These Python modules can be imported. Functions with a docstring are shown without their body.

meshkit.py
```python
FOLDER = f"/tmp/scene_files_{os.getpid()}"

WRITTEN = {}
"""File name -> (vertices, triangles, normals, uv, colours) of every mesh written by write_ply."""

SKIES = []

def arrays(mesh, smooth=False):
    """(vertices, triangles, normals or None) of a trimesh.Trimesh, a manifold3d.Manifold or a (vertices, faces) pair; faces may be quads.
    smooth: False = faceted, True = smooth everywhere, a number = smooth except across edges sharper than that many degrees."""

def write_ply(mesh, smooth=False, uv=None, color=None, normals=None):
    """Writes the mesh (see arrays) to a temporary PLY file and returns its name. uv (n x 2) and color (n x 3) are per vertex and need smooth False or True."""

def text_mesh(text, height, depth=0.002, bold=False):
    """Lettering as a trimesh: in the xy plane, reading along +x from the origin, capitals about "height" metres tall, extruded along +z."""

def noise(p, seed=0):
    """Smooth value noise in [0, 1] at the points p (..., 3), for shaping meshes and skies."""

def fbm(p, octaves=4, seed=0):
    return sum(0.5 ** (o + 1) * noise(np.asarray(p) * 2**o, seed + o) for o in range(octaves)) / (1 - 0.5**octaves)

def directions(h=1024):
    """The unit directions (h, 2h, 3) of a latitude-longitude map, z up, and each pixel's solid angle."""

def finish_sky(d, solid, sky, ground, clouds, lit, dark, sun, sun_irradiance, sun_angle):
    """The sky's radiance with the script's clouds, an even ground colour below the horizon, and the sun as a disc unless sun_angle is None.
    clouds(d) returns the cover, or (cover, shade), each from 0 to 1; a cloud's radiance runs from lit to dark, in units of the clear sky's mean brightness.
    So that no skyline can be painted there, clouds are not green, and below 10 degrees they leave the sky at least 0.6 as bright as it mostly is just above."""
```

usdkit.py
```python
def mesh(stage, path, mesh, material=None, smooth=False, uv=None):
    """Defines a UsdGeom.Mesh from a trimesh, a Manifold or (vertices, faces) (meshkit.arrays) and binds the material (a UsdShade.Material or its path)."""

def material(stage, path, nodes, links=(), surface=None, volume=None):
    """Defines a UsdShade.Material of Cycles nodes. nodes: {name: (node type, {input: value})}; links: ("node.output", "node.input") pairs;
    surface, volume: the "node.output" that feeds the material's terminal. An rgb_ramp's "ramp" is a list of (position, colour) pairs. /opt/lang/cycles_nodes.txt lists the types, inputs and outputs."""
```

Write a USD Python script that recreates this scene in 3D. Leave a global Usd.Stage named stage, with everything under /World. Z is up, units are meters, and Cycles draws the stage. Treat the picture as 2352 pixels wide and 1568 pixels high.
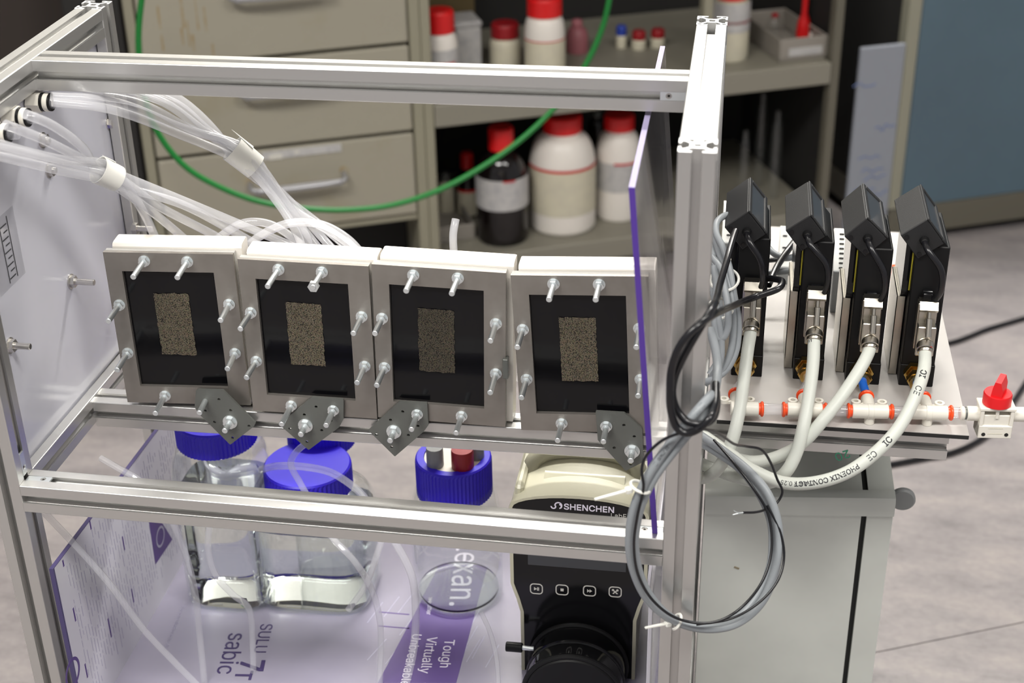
import math, random
import numpy as np, trimesh, manifold3d as m3
import usdkit, meshkit
from pxr import Usd, UsdGeom, UsdLux, UsdShade, Gf, Sdf
from shapely.geometry import Polygon, box as sbox, Point
from shapely.ops import unary_union
from shapely import affinity

stage = Usd.Stage.CreateInMemory()
UsdGeom.SetStageUpAxis(stage, UsdGeom.Tokens.z)
UsdGeom.SetStageMetersPerUnit(stage, 1.0)
UsdGeom.Xform.Define(stage, '/World')
random.seed(4); RNG = np.random.default_rng(4)
PI = math.pi

# ------------------------------------------------------------------ camera, lights, exposure
FPX = 3392.39                                   # focal length in pixels of a 2352 wide frame
CAM = np.array([0.04281, -1.08137, 1.32079])
YAW, PITCH, ROLL = -0.161200, 0.498610, -0.020626
cw = np.array([math.sin(YAW)*math.cos(PITCH), math.cos(YAW)*math.cos(PITCH), -math.sin(PITCH)])
_r = np.array([math.cos(YAW), -math.sin(YAW), 0.0]); _u = np.cross(_r, cw)
cr = _r*math.cos(ROLL) + _u*math.sin(ROLL); cu = -_r*math.sin(ROLL) + _u*math.cos(ROLL)
APERTURE = 22.3
cam = UsdGeom.Camera.Define(stage, '/World/camera')
cam.AddTransformOp().Set(Gf.Matrix4d(*cr, 0, *cu, 0, *(-cw), 0, *CAM, 1))
cam.CreateHorizontalApertureAttr(APERTURE); cam.CreateVerticalApertureAttr(APERTURE*1568/2352)
cam.CreateFocalLengthAttr(FPX/2352*APERTURE)
cam.CreateClippingRangeAttr(Gf.Vec2f(0.01, 100))
cam.CreateFStopAttr(2.9); cam.CreateFocusDistanceAttr(1.47)
cam.CreateExposureAttr(0.08)

dome = UsdLux.DomeLight.Define(stage, '/World/room_ambience')
dome.CreateColorAttr(Gf.Vec3f(0.97, 0.97, 1.0)); dome.CreateIntensityAttr(0.13)
def ceiling_tube(name, x, y, z, w, l, power):
    L = UsdLux.RectLight.Define(stage, '/World/' + name)
    L.AddTranslateOp().Set(Gf.Vec3d(x, y, z))
    L.CreateWidthAttr(w); L.CreateHeightAttr(l); L.CreateIntensityAttr(power)
    L.CreateColorAttr(Gf.Vec3f(1.0, 0.975, 0.93))
ceiling_tube('ceiling_lamp', -0.95, -1.15, 2.75, 1.5, 0.45, 36.0)
ceiling_tube('ceiling_lamp_001', 1.25, -0.75, 2.75, 1.5, 0.45, 24.0)
ceiling_tube('bench_lamp', -0.10, 1.98, 2.70, 1.8, 0.25, 85.0)

def ray(px, py): return cw + cr*(px-1176)/FPX - cu*(py-784)/FPX
def at(px, py, x=None, y=None, z=None):
    """The point of the place seen at a spot of the photograph, on a known plane x, y or z."""
    v = ray(px, py)
    t = (x-CAM[0])/v[0] if x is not None else (y-CAM[1])/v[1] if y is not None else (z-CAM[2])/v[2]
    return CAM + v*t

# ------------------------------------------------------------------ materials
LOOKS = {}
def lin(*c):
    c = np.array(c, float)/255
    return tuple(np.where(c <= 0.04045, c/12.92, ((c+0.055)/1.055)**2.4))
def M(name, color, rough=0.5, metal=0.0, noise=None, bump=None, **kw):
    """A principled look; noise = (scale, other colour, contrast low, high), bump = (scale, strength)."""
    n = {'p': ('principled_bsdf', {'base_color': color, 'roughness': rough, 'metallic': metal, **kw})}
    l = []
    if noise or bump: n['tc'] = ('texture_coordinate', {})
    if noise:
        sc, c2, a, b = noise
        n['n'] = ('noise_texture', {'scale': sc, 'detail': 5.0, 'roughness': 0.6})
        n['r'] = ('rgb_ramp', {'ramp': [(a, color), (b, c2)]})
        l += [('tc.object', 'n.vector'), ('n.fac', 'r.fac'), ('r.color', 'p.base_color')]
    if bump:
        n['bn'] = ('noise_texture', {'scale': bump[0], 'detail': 3.0})
        n['b'] = ('bump', {'strength': bump[1], 'distance': 0.001})
        l += [('tc.object', 'bn.vector'), ('bn.fac', 'b.height'), ('b.normal', 'p.normal')]
    LOOKS[name] = usdkit.material(stage, '/World/Looks/' + name, n, l, surface='p.BSDF')
def clear(name, color, alpha, rough=0.1, ior=1.45, tint=(1, 1, 1)):
    """A see-through plastic: part lets light through, part is a milky surface with gloss."""
    LOOKS[name] = usdkit.material(stage, '/World/Looks/' + name, {
        't': ('transparent_bsdf', {'color': tint}), 'p': ('principled_bsdf', {'base_color': color, 'roughness': rough, 'ior': ior}),
        'g': ('glossy_bsdf', {'color': (1, 1, 1), 'roughness': rough}), 'w': ('layer_weight', {'blend': 0.5}), 'k': ('math', {'math_type': 'power', 'value2': 4.0}), 'k2': ('math', {'math_type': 'multiply_add', 'value2': 0.5, 'value3': 0.035}),
        'm': ('mix_closure', {'fac': alpha}), 'm2': ('mix_closure', {})},
        [('t.BSDF', 'm.closure1'), ('p.BSDF', 'm.closure2'), ('w.facing', 'k.value1'), ('k.value', 'k2.value1'), ('k2.value', 'm2.fac'), ('m.closure', 'm2.closure1'), ('g.BSDF', 'm2.closure2')], surface='m2.closure')

M('aluminium', (0.63, 0.625, 0.61), 0.33, 0.86)
M('aluminium_cut', (0.85, 0.85, 0.86), 0.35, 0.6)
M('steel_plate', lin(158, 153, 147), 0.42, 0.75, noise=(14, lin(136, 131, 125), 0.35, 0.75))
M('zinc', (0.80, 0.84, 0.85), 0.30, 0.85)
M('stainless', (0.62, 0.60, 0.57), 0.28, 1.0)
M('nickel', (0.52, 0.49, 0.43), 0.26, 1.0)
M('brass', (0.62, 0.42, 0.13), 0.25, 1.0)
M('dark_bracket', lin(104, 106, 102), 0.45, 0.35, bump=(900, 0.1))
M('black_window', (0.004, 0.004, 0.005), 0.10, specular_ior_level=0.3)
M('black_plastic', (0.006, 0.006, 0.0065), 0.45, specular_ior_level=0.25)
M('black_gloss', (0.006, 0.006, 0.007), 0.12, specular_ior_level=0.35)
M('black_anodised', (0.018, 0.018, 0.019), 0.5, bump=(1200, 0.15), specular_ior_level=0.3)
M('black_rubber', (0.006, 0.006, 0.008), 0.28)
M('white_plastic', lin(236, 231, 222), 0.35)
M('white_fitting', lin(226, 222, 211), 0.35)
M('white_panel', lin(196, 196, 204), 0.16, noise=(3.0, lin(188, 188, 197), 0.3, 0.7))
M('white_plate', lin(190, 186, 182), 0.33, noise=(9, lin(182, 178, 175), 0.35, 0.7))
M('black_core', (0.012, 0.012, 0.012), 0.6)
M('orange_ring', lin(243, 84, 36), 0.35)
M('red_knob', lin(226, 22, 28), 0.4)
M('blue_tube', lin(40, 105, 205), 0.25)
M('blue_cap', lin(44, 22, 200), 0.4)
M('red_cap', lin(205, 20, 22), 0.4)
M('red_cap_dark', lin(140, 16, 24), 0.45)
M('cable_white', lin(205, 208, 200), 0.45)
M('cable_grey', lin(142, 147, 151), 0.42)
M('tie_white', lin(226, 225, 218), 0.4)
M('print_dark', (0.03, 0.03, 0.035), 0.6)
M('print_green', lin(40, 120, 90), 0.6)
M('print_purple', lin(80, 56, 122), 0.5)
M('print_ink', lin(58, 46, 92), 0.5)
M('print_white', lin(214, 208, 222), 0.5)
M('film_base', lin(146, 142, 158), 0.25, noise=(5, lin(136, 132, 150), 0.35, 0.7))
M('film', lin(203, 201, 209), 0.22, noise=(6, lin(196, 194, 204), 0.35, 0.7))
M('purple_edge', lin(78, 50, 142), 0.4)
M('sheet_rim', lin(70, 62, 104), 0.45)
M('lilac_edge', lin(142, 134, 166), 0.5, bump=(700, 0.3))
M('box_grey', lin(214, 217, 210), 0.42, noise=(5, lin(199, 202, 196), 0.35, 0.7))
M('box_seam', (0.012, 0.013, 0.012), 0.6)
M('pump_cream', lin(184, 181, 160), 0.33, bump=(900, 0.08))
M('pump_screen', lin(58, 60, 64), 0.2)
M('print_light', lin(190, 188, 182), 0.5)
M('drawer_paint', lin(150, 145, 130), 0.5, noise=(9, lin(140, 132, 106), 0.55, 0.9))
M('drawer_frame', lin(138, 134, 116), 0.5)
M('rust', lin(140, 118, 78), 0.7, noise=(40, lin(150, 142, 122), 0.3, 0.6))
M('handle_metal', (0.42, 0.42, 0.44), 0.42, 0.8)
M('shelf_paint', lin(128, 124, 112), 0.5)
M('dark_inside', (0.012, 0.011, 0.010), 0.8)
M('wall_paint', lin(226, 224, 218), 0.7)
M('dark_wall', lin(46, 38, 33), 0.8)
M('amber_glass', (0.006, 0.004, 0.004), 0.08)
M('jar_white', lin(222, 216, 208), 0.4)
M('jar_label', lin(200, 194, 172), 0.6, noise=(40, lin(193, 187, 168), 0.4, 0.65))
M('label_grey', lin(180, 178, 176), 0.6, noise=(70, lin(160, 158, 160), 0.45, 0.68))
M('label_red', lin(190, 30, 28), 0.5)
M('pink_bag', lin(150, 90, 96), 0.5)
M('tray_grey', lin(138, 132, 124), 0.5)
M('blue_panel', lin(84, 106, 118), 0.4, noise=(2.2, lin(76, 94, 106), 0.3, 0.7))
M('panel_trim', lin(140, 138, 122), 0.45)
M('plinth', lin(96, 92, 80), 0.6)
M('board_white', lin(136, 140, 148), 0.4)
M('ink_blue', lin(100, 116, 160), 0.6)
M('green_hose', lin(18, 112, 44), 0.35)
M('cardboard', lin(92, 78, 48), 0.8)
M('terminal_grey', lin(128, 130, 130), 0.5)
M('marker_white', lin(220, 220, 216), 0.5)
M('vial_blue', lin(36, 60, 150), 0.4)
M('tape_clear', lin(206, 202, 190), 0.3)
M('yellow_edge', lin(150, 140, 30), 0.5)
M('paper', lin(200, 197, 188), 0.6)
clear('silicone', lin(240, 240, 244), 0.30, 0.12, 1.42)
clear('clear_tube', lin(215, 215, 222), 0.20, 0.08, 1.45)
clear('acrylic', lin(190, 188, 192), 0.16, 0.05, 1.5, (0.96, 0.95, 0.96))
clear('gasket_clear', lin(205, 203, 198), 0.6, 0.15, 1.45)
clear('shelf_glass', lin(110, 114, 112), 0.06, 0.05, 1.5)
clear('head_cover', lin(30, 30, 32), 0.5, 0.06, 1.5, (0.5, 0.5, 0.5))
LOOKS['bottle_glass'] = usdkit.material(stage, '/World/Looks/bottle_glass', {
    't': ('transparent_bsdf', {'color': (0.955, 0.97, 0.965)}), 'g': ('glossy_bsdf', {'color': (1, 1, 1), 'roughness': 0.03}),
    'w': ('layer_weight', {'blend': 0.5}), 'k': ('math', {'math_type': 'power', 'value2': 3.0}), 'k2': ('math', {'math_type': 'multiply_add', 'value2': 0.6, 'value3': 0.05}), 'm': ('mix_closure', {})},
    [('w.facing', 'k.value1'), ('k.value', 'k2.value1'), ('k2.value', 'm.fac'), ('t.BSDF', 'm.closure1'), ('g.BSDF', 'm.closure2')], surface='m.closure')
M('water', (0.95, 0.98, 0.98), 0.0, 0.0, ior=1.33, transmission_weight=1.0)
# perforated electrode mesh: fine speckle of metal and gaps
for nm, k in (('electrode', 0.5), ('electrode_dark', 0.25)):
    LOOKS[nm] = usdkit.material(stage, '/World/Looks/' + nm, {
    'tc': ('texture_coordinate', {}), 'v': ('voronoi_texture', {'scale': 1050.0}), 'n': ('noise_texture', {'scale': 420.0, 'detail': 4.0}),
    'r': ('rgb_ramp', {'ramp': [(0.1, tuple(np.array(lin(196, 182, 154))*k)), (0.5, tuple(np.array(lin(150, 138, 114))*k)), (0.75, tuple(np.array(lin(60, 55, 46))*k))]}),
    'mm': ('mix_color', {'blend_type': 'multiply', 'fac': 0.45}), 'b': ('bump', {'strength': 0.5, 'distance': 0.0005}),
    'p': ('principled_bsdf', {'roughness': 0.5, 'metallic': 0.3})},
    [('tc.object', 'v.vector'), ('tc.object', 'n.vector'), ('v.distance', 'r.fac'), ('r.color', 'mm.a'), ('n.color', 'mm.b'),
     ('mm.result', 'p.base_color'), ('v.distance', 'b.height'), ('b.normal', 'p.normal')], surface='p.BSDF')
# linoleum: mottled grey with mauve and brown clouds
LOOKS['linoleum'] = usdkit.material(stage, '/World/Looks/linoleum', {
    'g': ('geometry', {}), 'mp': ('mapping', {'scale': (1.0, 2.6, 1.0), 'rotation': (0, 0, 0.5)}),
    'n': ('noise_texture', {'scale': 7.0, 'detail': 8.0, 'roughness': 0.65}), 'n2': ('noise_texture', {'scale': 90.0, 'detail': 3.0}),
    'r': ('rgb_ramp', {'ramp': [(0.3, lin(124, 119, 119)), (0.5, lin(143, 137, 136)), (0.7, lin(156, 149, 145))]}),
    'r2': ('rgb_ramp', {'ramp': [(0.3, (0.86, 0.85, 0.87)), (0.7, (1, 1, 1))]}), 'mm': ('mix_color', {'blend_type': 'multiply', 'fac': 1.0}),
    'p': ('principled_bsdf', {'roughness': 0.42})},
    [('g.position', 'mp.vector'), ('mp.vector', 'n.vector'), ('g.position', 'n2.vector'), ('n.fac', 'r.fac'), ('n2.fac', 'r2.fac'),
     ('r.color', 'mm.a'), ('r2.color', 'mm.b'), ('mm.result', 'p.base_color')], surface='p.BSDF')

# ------------------------------------------------------------------ scene helpers
ORIG = {}                                         # prim path -> world origin of its things
USED = set()
def path_of(parent, name):
    base = (parent or '/World') + '/' + name
    p, k = base, 1
    while p in USED:
        p = f'{base}_{k:03d}'; k += 1
    USED.add(p); return p
def tag(path, label=None, cat=None, group=None, kind=None):
    pr = stage.GetPrimAtPath(path)
    for k, v in (('label', label), ('category', cat), ('group', group), ('kind', kind)):
        if v: pr.SetCustomDataByKey(k, v)
    return path
def thing(name, label, cat, loc, group=None, kind=None):
    p = path_of(None, name)
    UsdGeom.Xform.Define(stage, p).AddTranslateOp().Set(Gf.Vec3d(*map(float, loc)))
    ORIG[p] = np.array(loc, float)
    return tag(p, label, cat, group, kind)
def obj(name, mesh, look, parent=None, label=None, cat=None, group=None, kind=None, smooth=35):
    """ONE mesh of the scene, given in world coordinates."""
    p = path_of(parent, name)
    v, f = geo(mesh)
    o = np.zeros(3); q = parent
    while q and q != '/World':
        if q in ORIG: o = ORIG[q]; break
        q = q.rpartition('/')[0]
    usdkit.mesh(stage, p, (v - o, f), LOOKS[look], smooth=smooth)
    return tag(p, label, cat, group, kind)
def geo(m):
    if isinstance(m, list):
        vs, fs, n = [], [], 0
        for a in m:
            v, f = geo(a); vs.append(v); fs.append(f + n); n += len(v)
        return np.vstack(vs), np.vstack(fs)
    if hasattr(m, 'to_mesh'):
        q = m.to_mesh(); return np.array(q.vert_properties[:, :3], float), np.array(q.tri_verts, int)
    if hasattr(m, 'vertices'): return np.array(m.vertices, float), np.array(m.faces, int)
    v, f = np.asarray(m[0], float), np.asarray(m[1], int)
    if f.shape[1] == 4: f = np.vstack([f[:, [0, 1, 2]], f[:, [0, 2, 3]]])
    return v, f
def tf(m, R=None, t=(0, 0, 0)):
    v, f = geo(m)
    if R is not None:
        R = np.asarray(R, float); v = v @ R.T
        if np.linalg.det(R) < 0: f = f[:, ::-1]
    return v + np.asarray(t, float), f
def rotz(a): c, s = math.cos(a), math.sin(a); return np.array([[c, -s, 0], [s, c, 0], [0, 0, 1]])
def roty(a): c, s = math.cos(a), math.sin(a); return np.array([[c, 0, s], [0, 1, 0], [-s, 0, c]])
def rotx(a): c, s = math.cos(a), math.sin(a); return np.array([[1, 0, 0], [0, c, -s], [0, s, c]])
def bx(x0, x1, y0, y1, z0, z1, b=0.0006):
    """A box with chamfered edges."""
    b = min(b, 0.45*min(x1-x0, y1-y0, z1-z0)); P = []
    for i in (0, 1):
        for j in (0, 1):
            for k in (0, 1):
                c = np.array([(x0, x1)[i], (y0, y1)[j], (z0, z1)[k]], float); d = np.array([1-2*i, 1-2*j, 1-2*k])*b
                for a in range(3):
                    q = c + d; q[a] -= d[a]; P.append(q)
    return m3.Manifold.hull_points(np.array(P, np.float32).astype(np.float64))
def frame_of(d, ref=(0, 0, 1)):
    d = np.asarray(d, float); d = d/np.linalg.norm(d); ref = np.asarray(ref, float)
    if abs(d @ ref) > 0.95*np.linalg.norm(ref): ref = np.array([0, 1.0, 0])
    a = np.cross(ref, d); a /= np.linalg.norm(a); return a, np.cross(d, a), d
def extrude(poly, length, origin, X, Y, Z):
    """A flat shapely outline in the axes X, Y, pushed along Z."""
    m = trimesh.creation.extrude_polygon(poly, length, engine='earcut')
    return tf(m, np.stack([X, Y, Z], 1), origin)
def cyl(p0, p1, r0, r1=None, n=20, bevel=0.0):
    p0, p1 = np.asarray(p0, float), np.asarray(p1, float); L = np.linalg.norm(p1-p0); r1 = r0 if r1 is None else r1
    b = min(bevel, L*0.4)
    prof = [(0, 0), (r0-b, 0), (r0, b), (r1, L-b), (r1-b, L), (0, L)] if b else [(0, 0), (r0, 0), (r1, L), (0, L)]
    return tf(lathe(prof, n), np.stack(frame_of(p1-p0), 1), p0)
def lathe(prof, n=32, at_=(0, 0, 0)):
    prof = np.array(prof, float); a = np.linspace(0, 2*PI, n, endpoint=False)
    v = np.stack([np.outer(prof[:, 0], np.cos(a)), np.outer(prof[:, 0], np.sin(a)), np.repeat(prof[:, 1][:, None], n, 1)], -1).reshape(-1, 3)
    f = []
    for i in range(len(prof)-1):
        for k in range(n):
            a0, a1, b0, b1 = i*n+k, i*n+(k+1) % n, (i+1)*n+k, (i+1)*n+(k+1) % n
            if prof[i, 0] > 1e-9: f.append((a0, a1, b1))
            if prof[i+1, 0] > 1e-9: f.append((a0, b1, b0))
    return v + np.asarray(at_, float), np.array(f)
def spline(P, n=8):
    P = np.array(P, float)
    if len(P) < 3: return P
    Q = np.vstack([2*P[0]-P[1], P, 2*P[-1]-P[-2]]); out = []
    for i in range(1, len(Q)-2):
        p0, p1, p2, p3 = Q[i-1:i+3]
        t0 = 0; t1 = max(np.linalg.norm(p1-p0), 1e-6)**.5; t2 = t1+max(np.linalg.norm(p2-p1), 1e-6)**.5; t3 = t2+max(np.linalg.norm(p3-p2), 1e-6)**.5
        for t in np.linspace(t1, t2, n, endpoint=False):
            A1 = (t1-t)/(t1-t0)*p0+(t-t0)/(t1-t0)*p1; A2 = (t2-t)/(t2-t1)*p1+(t-t1)/(t2-t1)*p2; A3 = (t3-t)/(t3-t2)*p2+(t-t2)/(t3-t2)*p3
            B1 = (t2-t)/(t2-t0)*A1+(t-t0)/(t2-t0)*A2; B2 = (t3-t)/(t3-t1)*A2+(t-t1)/(t3-t1)*A3
            out.append((t2-t)/(t2-t1)*B1+(t-t1)/(t2-t1)*B2)
    return np.array(out + [P[-1]])
def tube(P, r, n=12, smoothed=True, steps=8):
    """A round cable along points; r may run along it."""
    S = spline(P, steps) if smoothed else np.array(P, float)
    T = np.gradient(S, axis=0); T /= np.linalg.norm(T, axis=1, keepdims=True)
    a, b, _ = frame_of(T[0]); rr = np.broadcast_to(np.interp(np.linspace(0, 1, len(S)), np.linspace(0, 1, np.size(r)), np.atleast_1d(r)), (len(S),))
    th = np.linspace(0, 2*PI, n, endpoint=False); V = []
    for i, p in enumerate(S):
        if i:
            a = a - T[i]*(a @ T[i]); a /= np.linalg.norm(a)
        b = np.cross(T[i], a)
        V.append(p + rr[i]*(np.outer(np.cos(th), a) + np.outer(np.sin(th), b)))
    V = np.vstack(V + [S[:1], S[-1:]]); F = []; m = len(S)
    k = np.arange(n); k2 = (k+1) % n
    for i in range(m-1):
        F.append(np.stack([i*n+k, i*n+k2, (i+1)*n+k2], 1)); F.append(np.stack([i*n+k, (i+1)*n+k2, (i+1)*n+k], 1))
    F.append(np.stack([np.full(n, m*n), k2, k], 1)); F.append(np.stack([np.full(n, m*n+1), (m-1)*n+k, (m-1)*n+k2], 1))
    return V, np.vstack(F)
def hexnut(c, d, r, h, bore=0.0):
    X, Y, Z = frame_of(d)
    pg = Polygon([(r*math.cos(k*PI/3), r*math.sin(k*PI/3)) for k in range(6)])
    if bore: pg = pg.difference(Point(0, 0).buffer(bore, 8))
    return extrude(pg, h, c, X, Y, Z)
def ring(c, d, r0, r1, h, n=24):
    X, Y, Z = frame_of(d); return extrude(Point(0, 0).buffer(r1, n//4).difference(Point(0, 0).buffer(r0, n//4)), h, c, X, Y, Z)
def torus(c, d, R, r, n=32, k=8):
    a, b, z = frame_of(d); t = np.linspace(0, 2*PI, n, endpoint=False); v = []
    for q in t:
        e = a*math.cos(q) + b*math.sin(q)
        for s in np.linspace(0, 2*PI, k, endpoint=False): v.append(np.asarray(c) + e*(R + r*math.cos(s)) + z*r*math.sin(s))
    f = [(i*k+j, ((i+1) % n)*k+j, ((i+1) % n)*k+(j+1) % k, i*k+(j+1) % k) for i in range(n) for j in range(k)]
    return np.array(v), np.array(f)
def text(s, h, origin, X, Y, depth=0.0002, bold=False, center=False):
    v, f = geo(meshkit.text_mesh(s, h, depth, bold))
    if center: v = v - np.array([(v[:, 0].min()+v[:, 0].max())/2, (v[:, 1].min()+v[:, 1].max())/2, 0])
    X = np.asarray(X, float)/np.linalg.norm(X); Y = np.asarray(Y, float); Y = Y - X*(X @ Y); Y /= np.linalg.norm(Y)
    return tf((v, f), np.stack([X, Y, np.cross(X, Y)], 1), origin)
def rrect(w, h, r, cx=0, cy=0): return sbox(cx-w/2+r, cy-h/2+r, cx+w/2-r, cy+h/2-r).buffer(r, 5)
EX, EY, EZ = np.eye(3)

# ------------------------------------------------------------------ the room
floor_p = thing('floor', None, None, (0, 0, 0), kind='structure')
th24 = math.radians(24)
UD = np.array([math.cos(th24), math.sin(th24), 0]); ND = np.array([-math.sin(th24), math.cos(th24), 0])
BO = np.array([0.5232, 1.8803, 0.0])              # where the far cabinets' front meets the floor
def bgp(u, v, z): return BO + UD*u + ND*v + EZ*z
def bgat(px, py, v=0.0):
    d = ray(px, py); t = ((BO-CAM) @ ND + v)/(d @ ND); p = CAM + d*t
    return np.array([(p-BO) @ UD, v, p[2]])
def bgbox(u0, u1, v0, v1, z0, z1, b=0.002):
    return tf(bx(u0, u1, v0, v1, z0, z1, b), np.stack([UD, ND, EZ], 1), BO)
# the floor is laid in welded sheets: the joint seen at the lower right, and its neighbours
fa, fb = at(2000, 1500, z=0), at(2352, 1428, z=0)
FX = (fb-fa)/np.linalg.norm(fb-fa); FY = np.array([-FX[1], FX[0], 0.])
for k in range(-1, 3):
    y0, y1 = k*1.8-1.8+0.0008, k*1.8-0.0008
    m = tf(bx(-4.5, 4.5, y0, y1, -0.004, 0.0, 0.0004), np.stack([FX, FY, EZ], 1), fa)
    obj('floor_sheet', m, 'linoleum', floor_p)
obj('subfloor', tf(bx(-4.6, 4.6, -3.7, 3.7, -0.03, -0.005), np.stack([FX, FY, EZ], 1), fa), 'rust', floor_p)
wb_ = thing('wall_back', None, None, bgp(0, 0.66, 0), kind='structure')
obj('lower_wall', bgbox(-3.5, 3.0, 0.62, 0.70, 0, 0.98), 'dark_wall', wb_)
obj('upper_wall', bgbox(-3.5, 3.0, 0.60, 0.70, 0.981, 2.80), 'wall_paint', wb_)
obj('ceiling', tf(bx(-4.0, 4.0, -3.5, 3.2, 2.80, 2.84), None, (0.2, 0.5, 0)), 'wall_paint', None, kind='structure')

# ------------------------------------------------------------------ the aluminium frame
T, S, W, D = 0.9, 0.03, 0.6105, 0.3695
ZM, ZL, YR, YC = 0.531, 0.537, 0.1715, 0.1717
def slot_profile():
    h = S/2; p = rrect(S, S, 0.0012)
    cut = [sbox(-0.0041, h-0.0022, 0.0041, h+0.001), Polygon([(-0.0082, h-0.0022), (0.0082, h-0.0022), (0.0082, h-0.0048), (0.0046, h-0.0088), (-0.0046, h-0.0088), (-0.0082, h-0.0048)])]
    for k in range(4):
        for c in cut: p = p.difference(affinity.rotate(c, 90*k, origin=(0, 0)))
        p = p.difference(affinity.rotate(sbox(0.0102, 0.0102, 0.0134, 0.0134), 90*k, origin=(0, 0)))
    return p.difference(rrect(0.0058, 0.0058, 0.0008)).simplify(0.00004)
PROFILE = slot_profile()
frame = thing('aluminium_frame', 'open box frame of slotted silver aluminium profiles that holds the four cells', 'frame', (-W/2, D/2, 0))
def post(x, y): return obj('post', extrude(PROFILE, T, (x+S/2, y+S/2, 0), EX, EY, EZ), 'aluminium', frame)
for x in (0.0, -W-S):
    for y in (0.0, D-S): post(x, y)
def beam(p0, p1, name='beam'):
    p0, p1 = np.array(p0, float), np.array(p1, float); d = p1-p0; a, b, z = frame_of(d)
    return obj(name, extrude(PROFILE, np.linalg.norm(d), p0, a, b, z), 'aluminium', frame)
H = S/2
for x in (H, -W-H):
    beam((x, S, T-H), (x, D-S, T-H), 'side_beam')
beam((-W, YC+H, T-H), (0, YC+H, T-H), 'cross_beam')
beam((-W, H, ZL-H), (0, H, ZM-H), 'cross_beam')
beam((-W, YR+H, ZM-0.003-H), (0, YR+H, ZM-H), 'cross_beam')
beam((-W-H, S, ZL-H), (-W-H, D-S, ZM-0.004-H), 'side_beam')
beam((H, S, ZM-H), (H, D-S, ZM-H), 'side_beam')
for x in (H, -W-H): beam((x, S, 0.215), (x, D-S, 0.215), 'side_beam')
for y in (H, D-H): beam((-W, y, 0.215), (0, y, 0.215), 'cross_beam')
beam((S, YR+H, 0.540), (0.264, YR+H, 0.540), 'rail')
obj('slot_strip', bx(0.0112, 0.0188, 0.03, D-S-0.022, T-0.0088, T-0.0072, 0.0002), 'aluminium_cut', frame)
for (x, y) in ((0, 0), (0, D-S), (-W-S, D-S), (-W-S, 0)):      # freshly sawn post ends
    obj('sawn_end', extrude(PROFILE, 0.0005, (x+S/2, y+S/2, T), EX, EY, EZ), 'aluminium_cut', frame)
# slot connectors with a grub screw
def slot_plate(c, X, Y, N, L=0.024):
    p = obj('slot_connector', extrude(rrect(L, 0.0079, 0.0006).difference(Point(-L*0.18, 0).buffer(0.0028, 6)), 0.0018, c, X, Y, N), 'zinc', frame)
    obj('grub_screw', extrude(Point(-L*0.18, 0).buffer(0.0027, 6).difference(Point(-L*0.18, 0).buffer(0.0013, 2)), 0.0012, c, X, Y, N), 'stainless', p)
slot_plate((-0.012, YC+0.0021, T-H), EX, EZ, -EY)
slot_plate((-W+0.013, H, ZL-0.0022), -EX, -EY, EZ)
slot_plate((-W-0.0015+S*0+0.0, H+0.0, ZL+0.016), EZ, EY, EX)
slot_plate((0.0-0.013, H, ZM-0.0022), EX, EY, EZ)
obj('handwriting', text('20', 0.009, at(1950, 1032, y=YR-0.0003), at(1930, 1036, y=YR)-at(1950, 1030, y=YR), -EZ, 0.0002), 'print_green', frame, label='green handwritten number 20 upside down')

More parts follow.
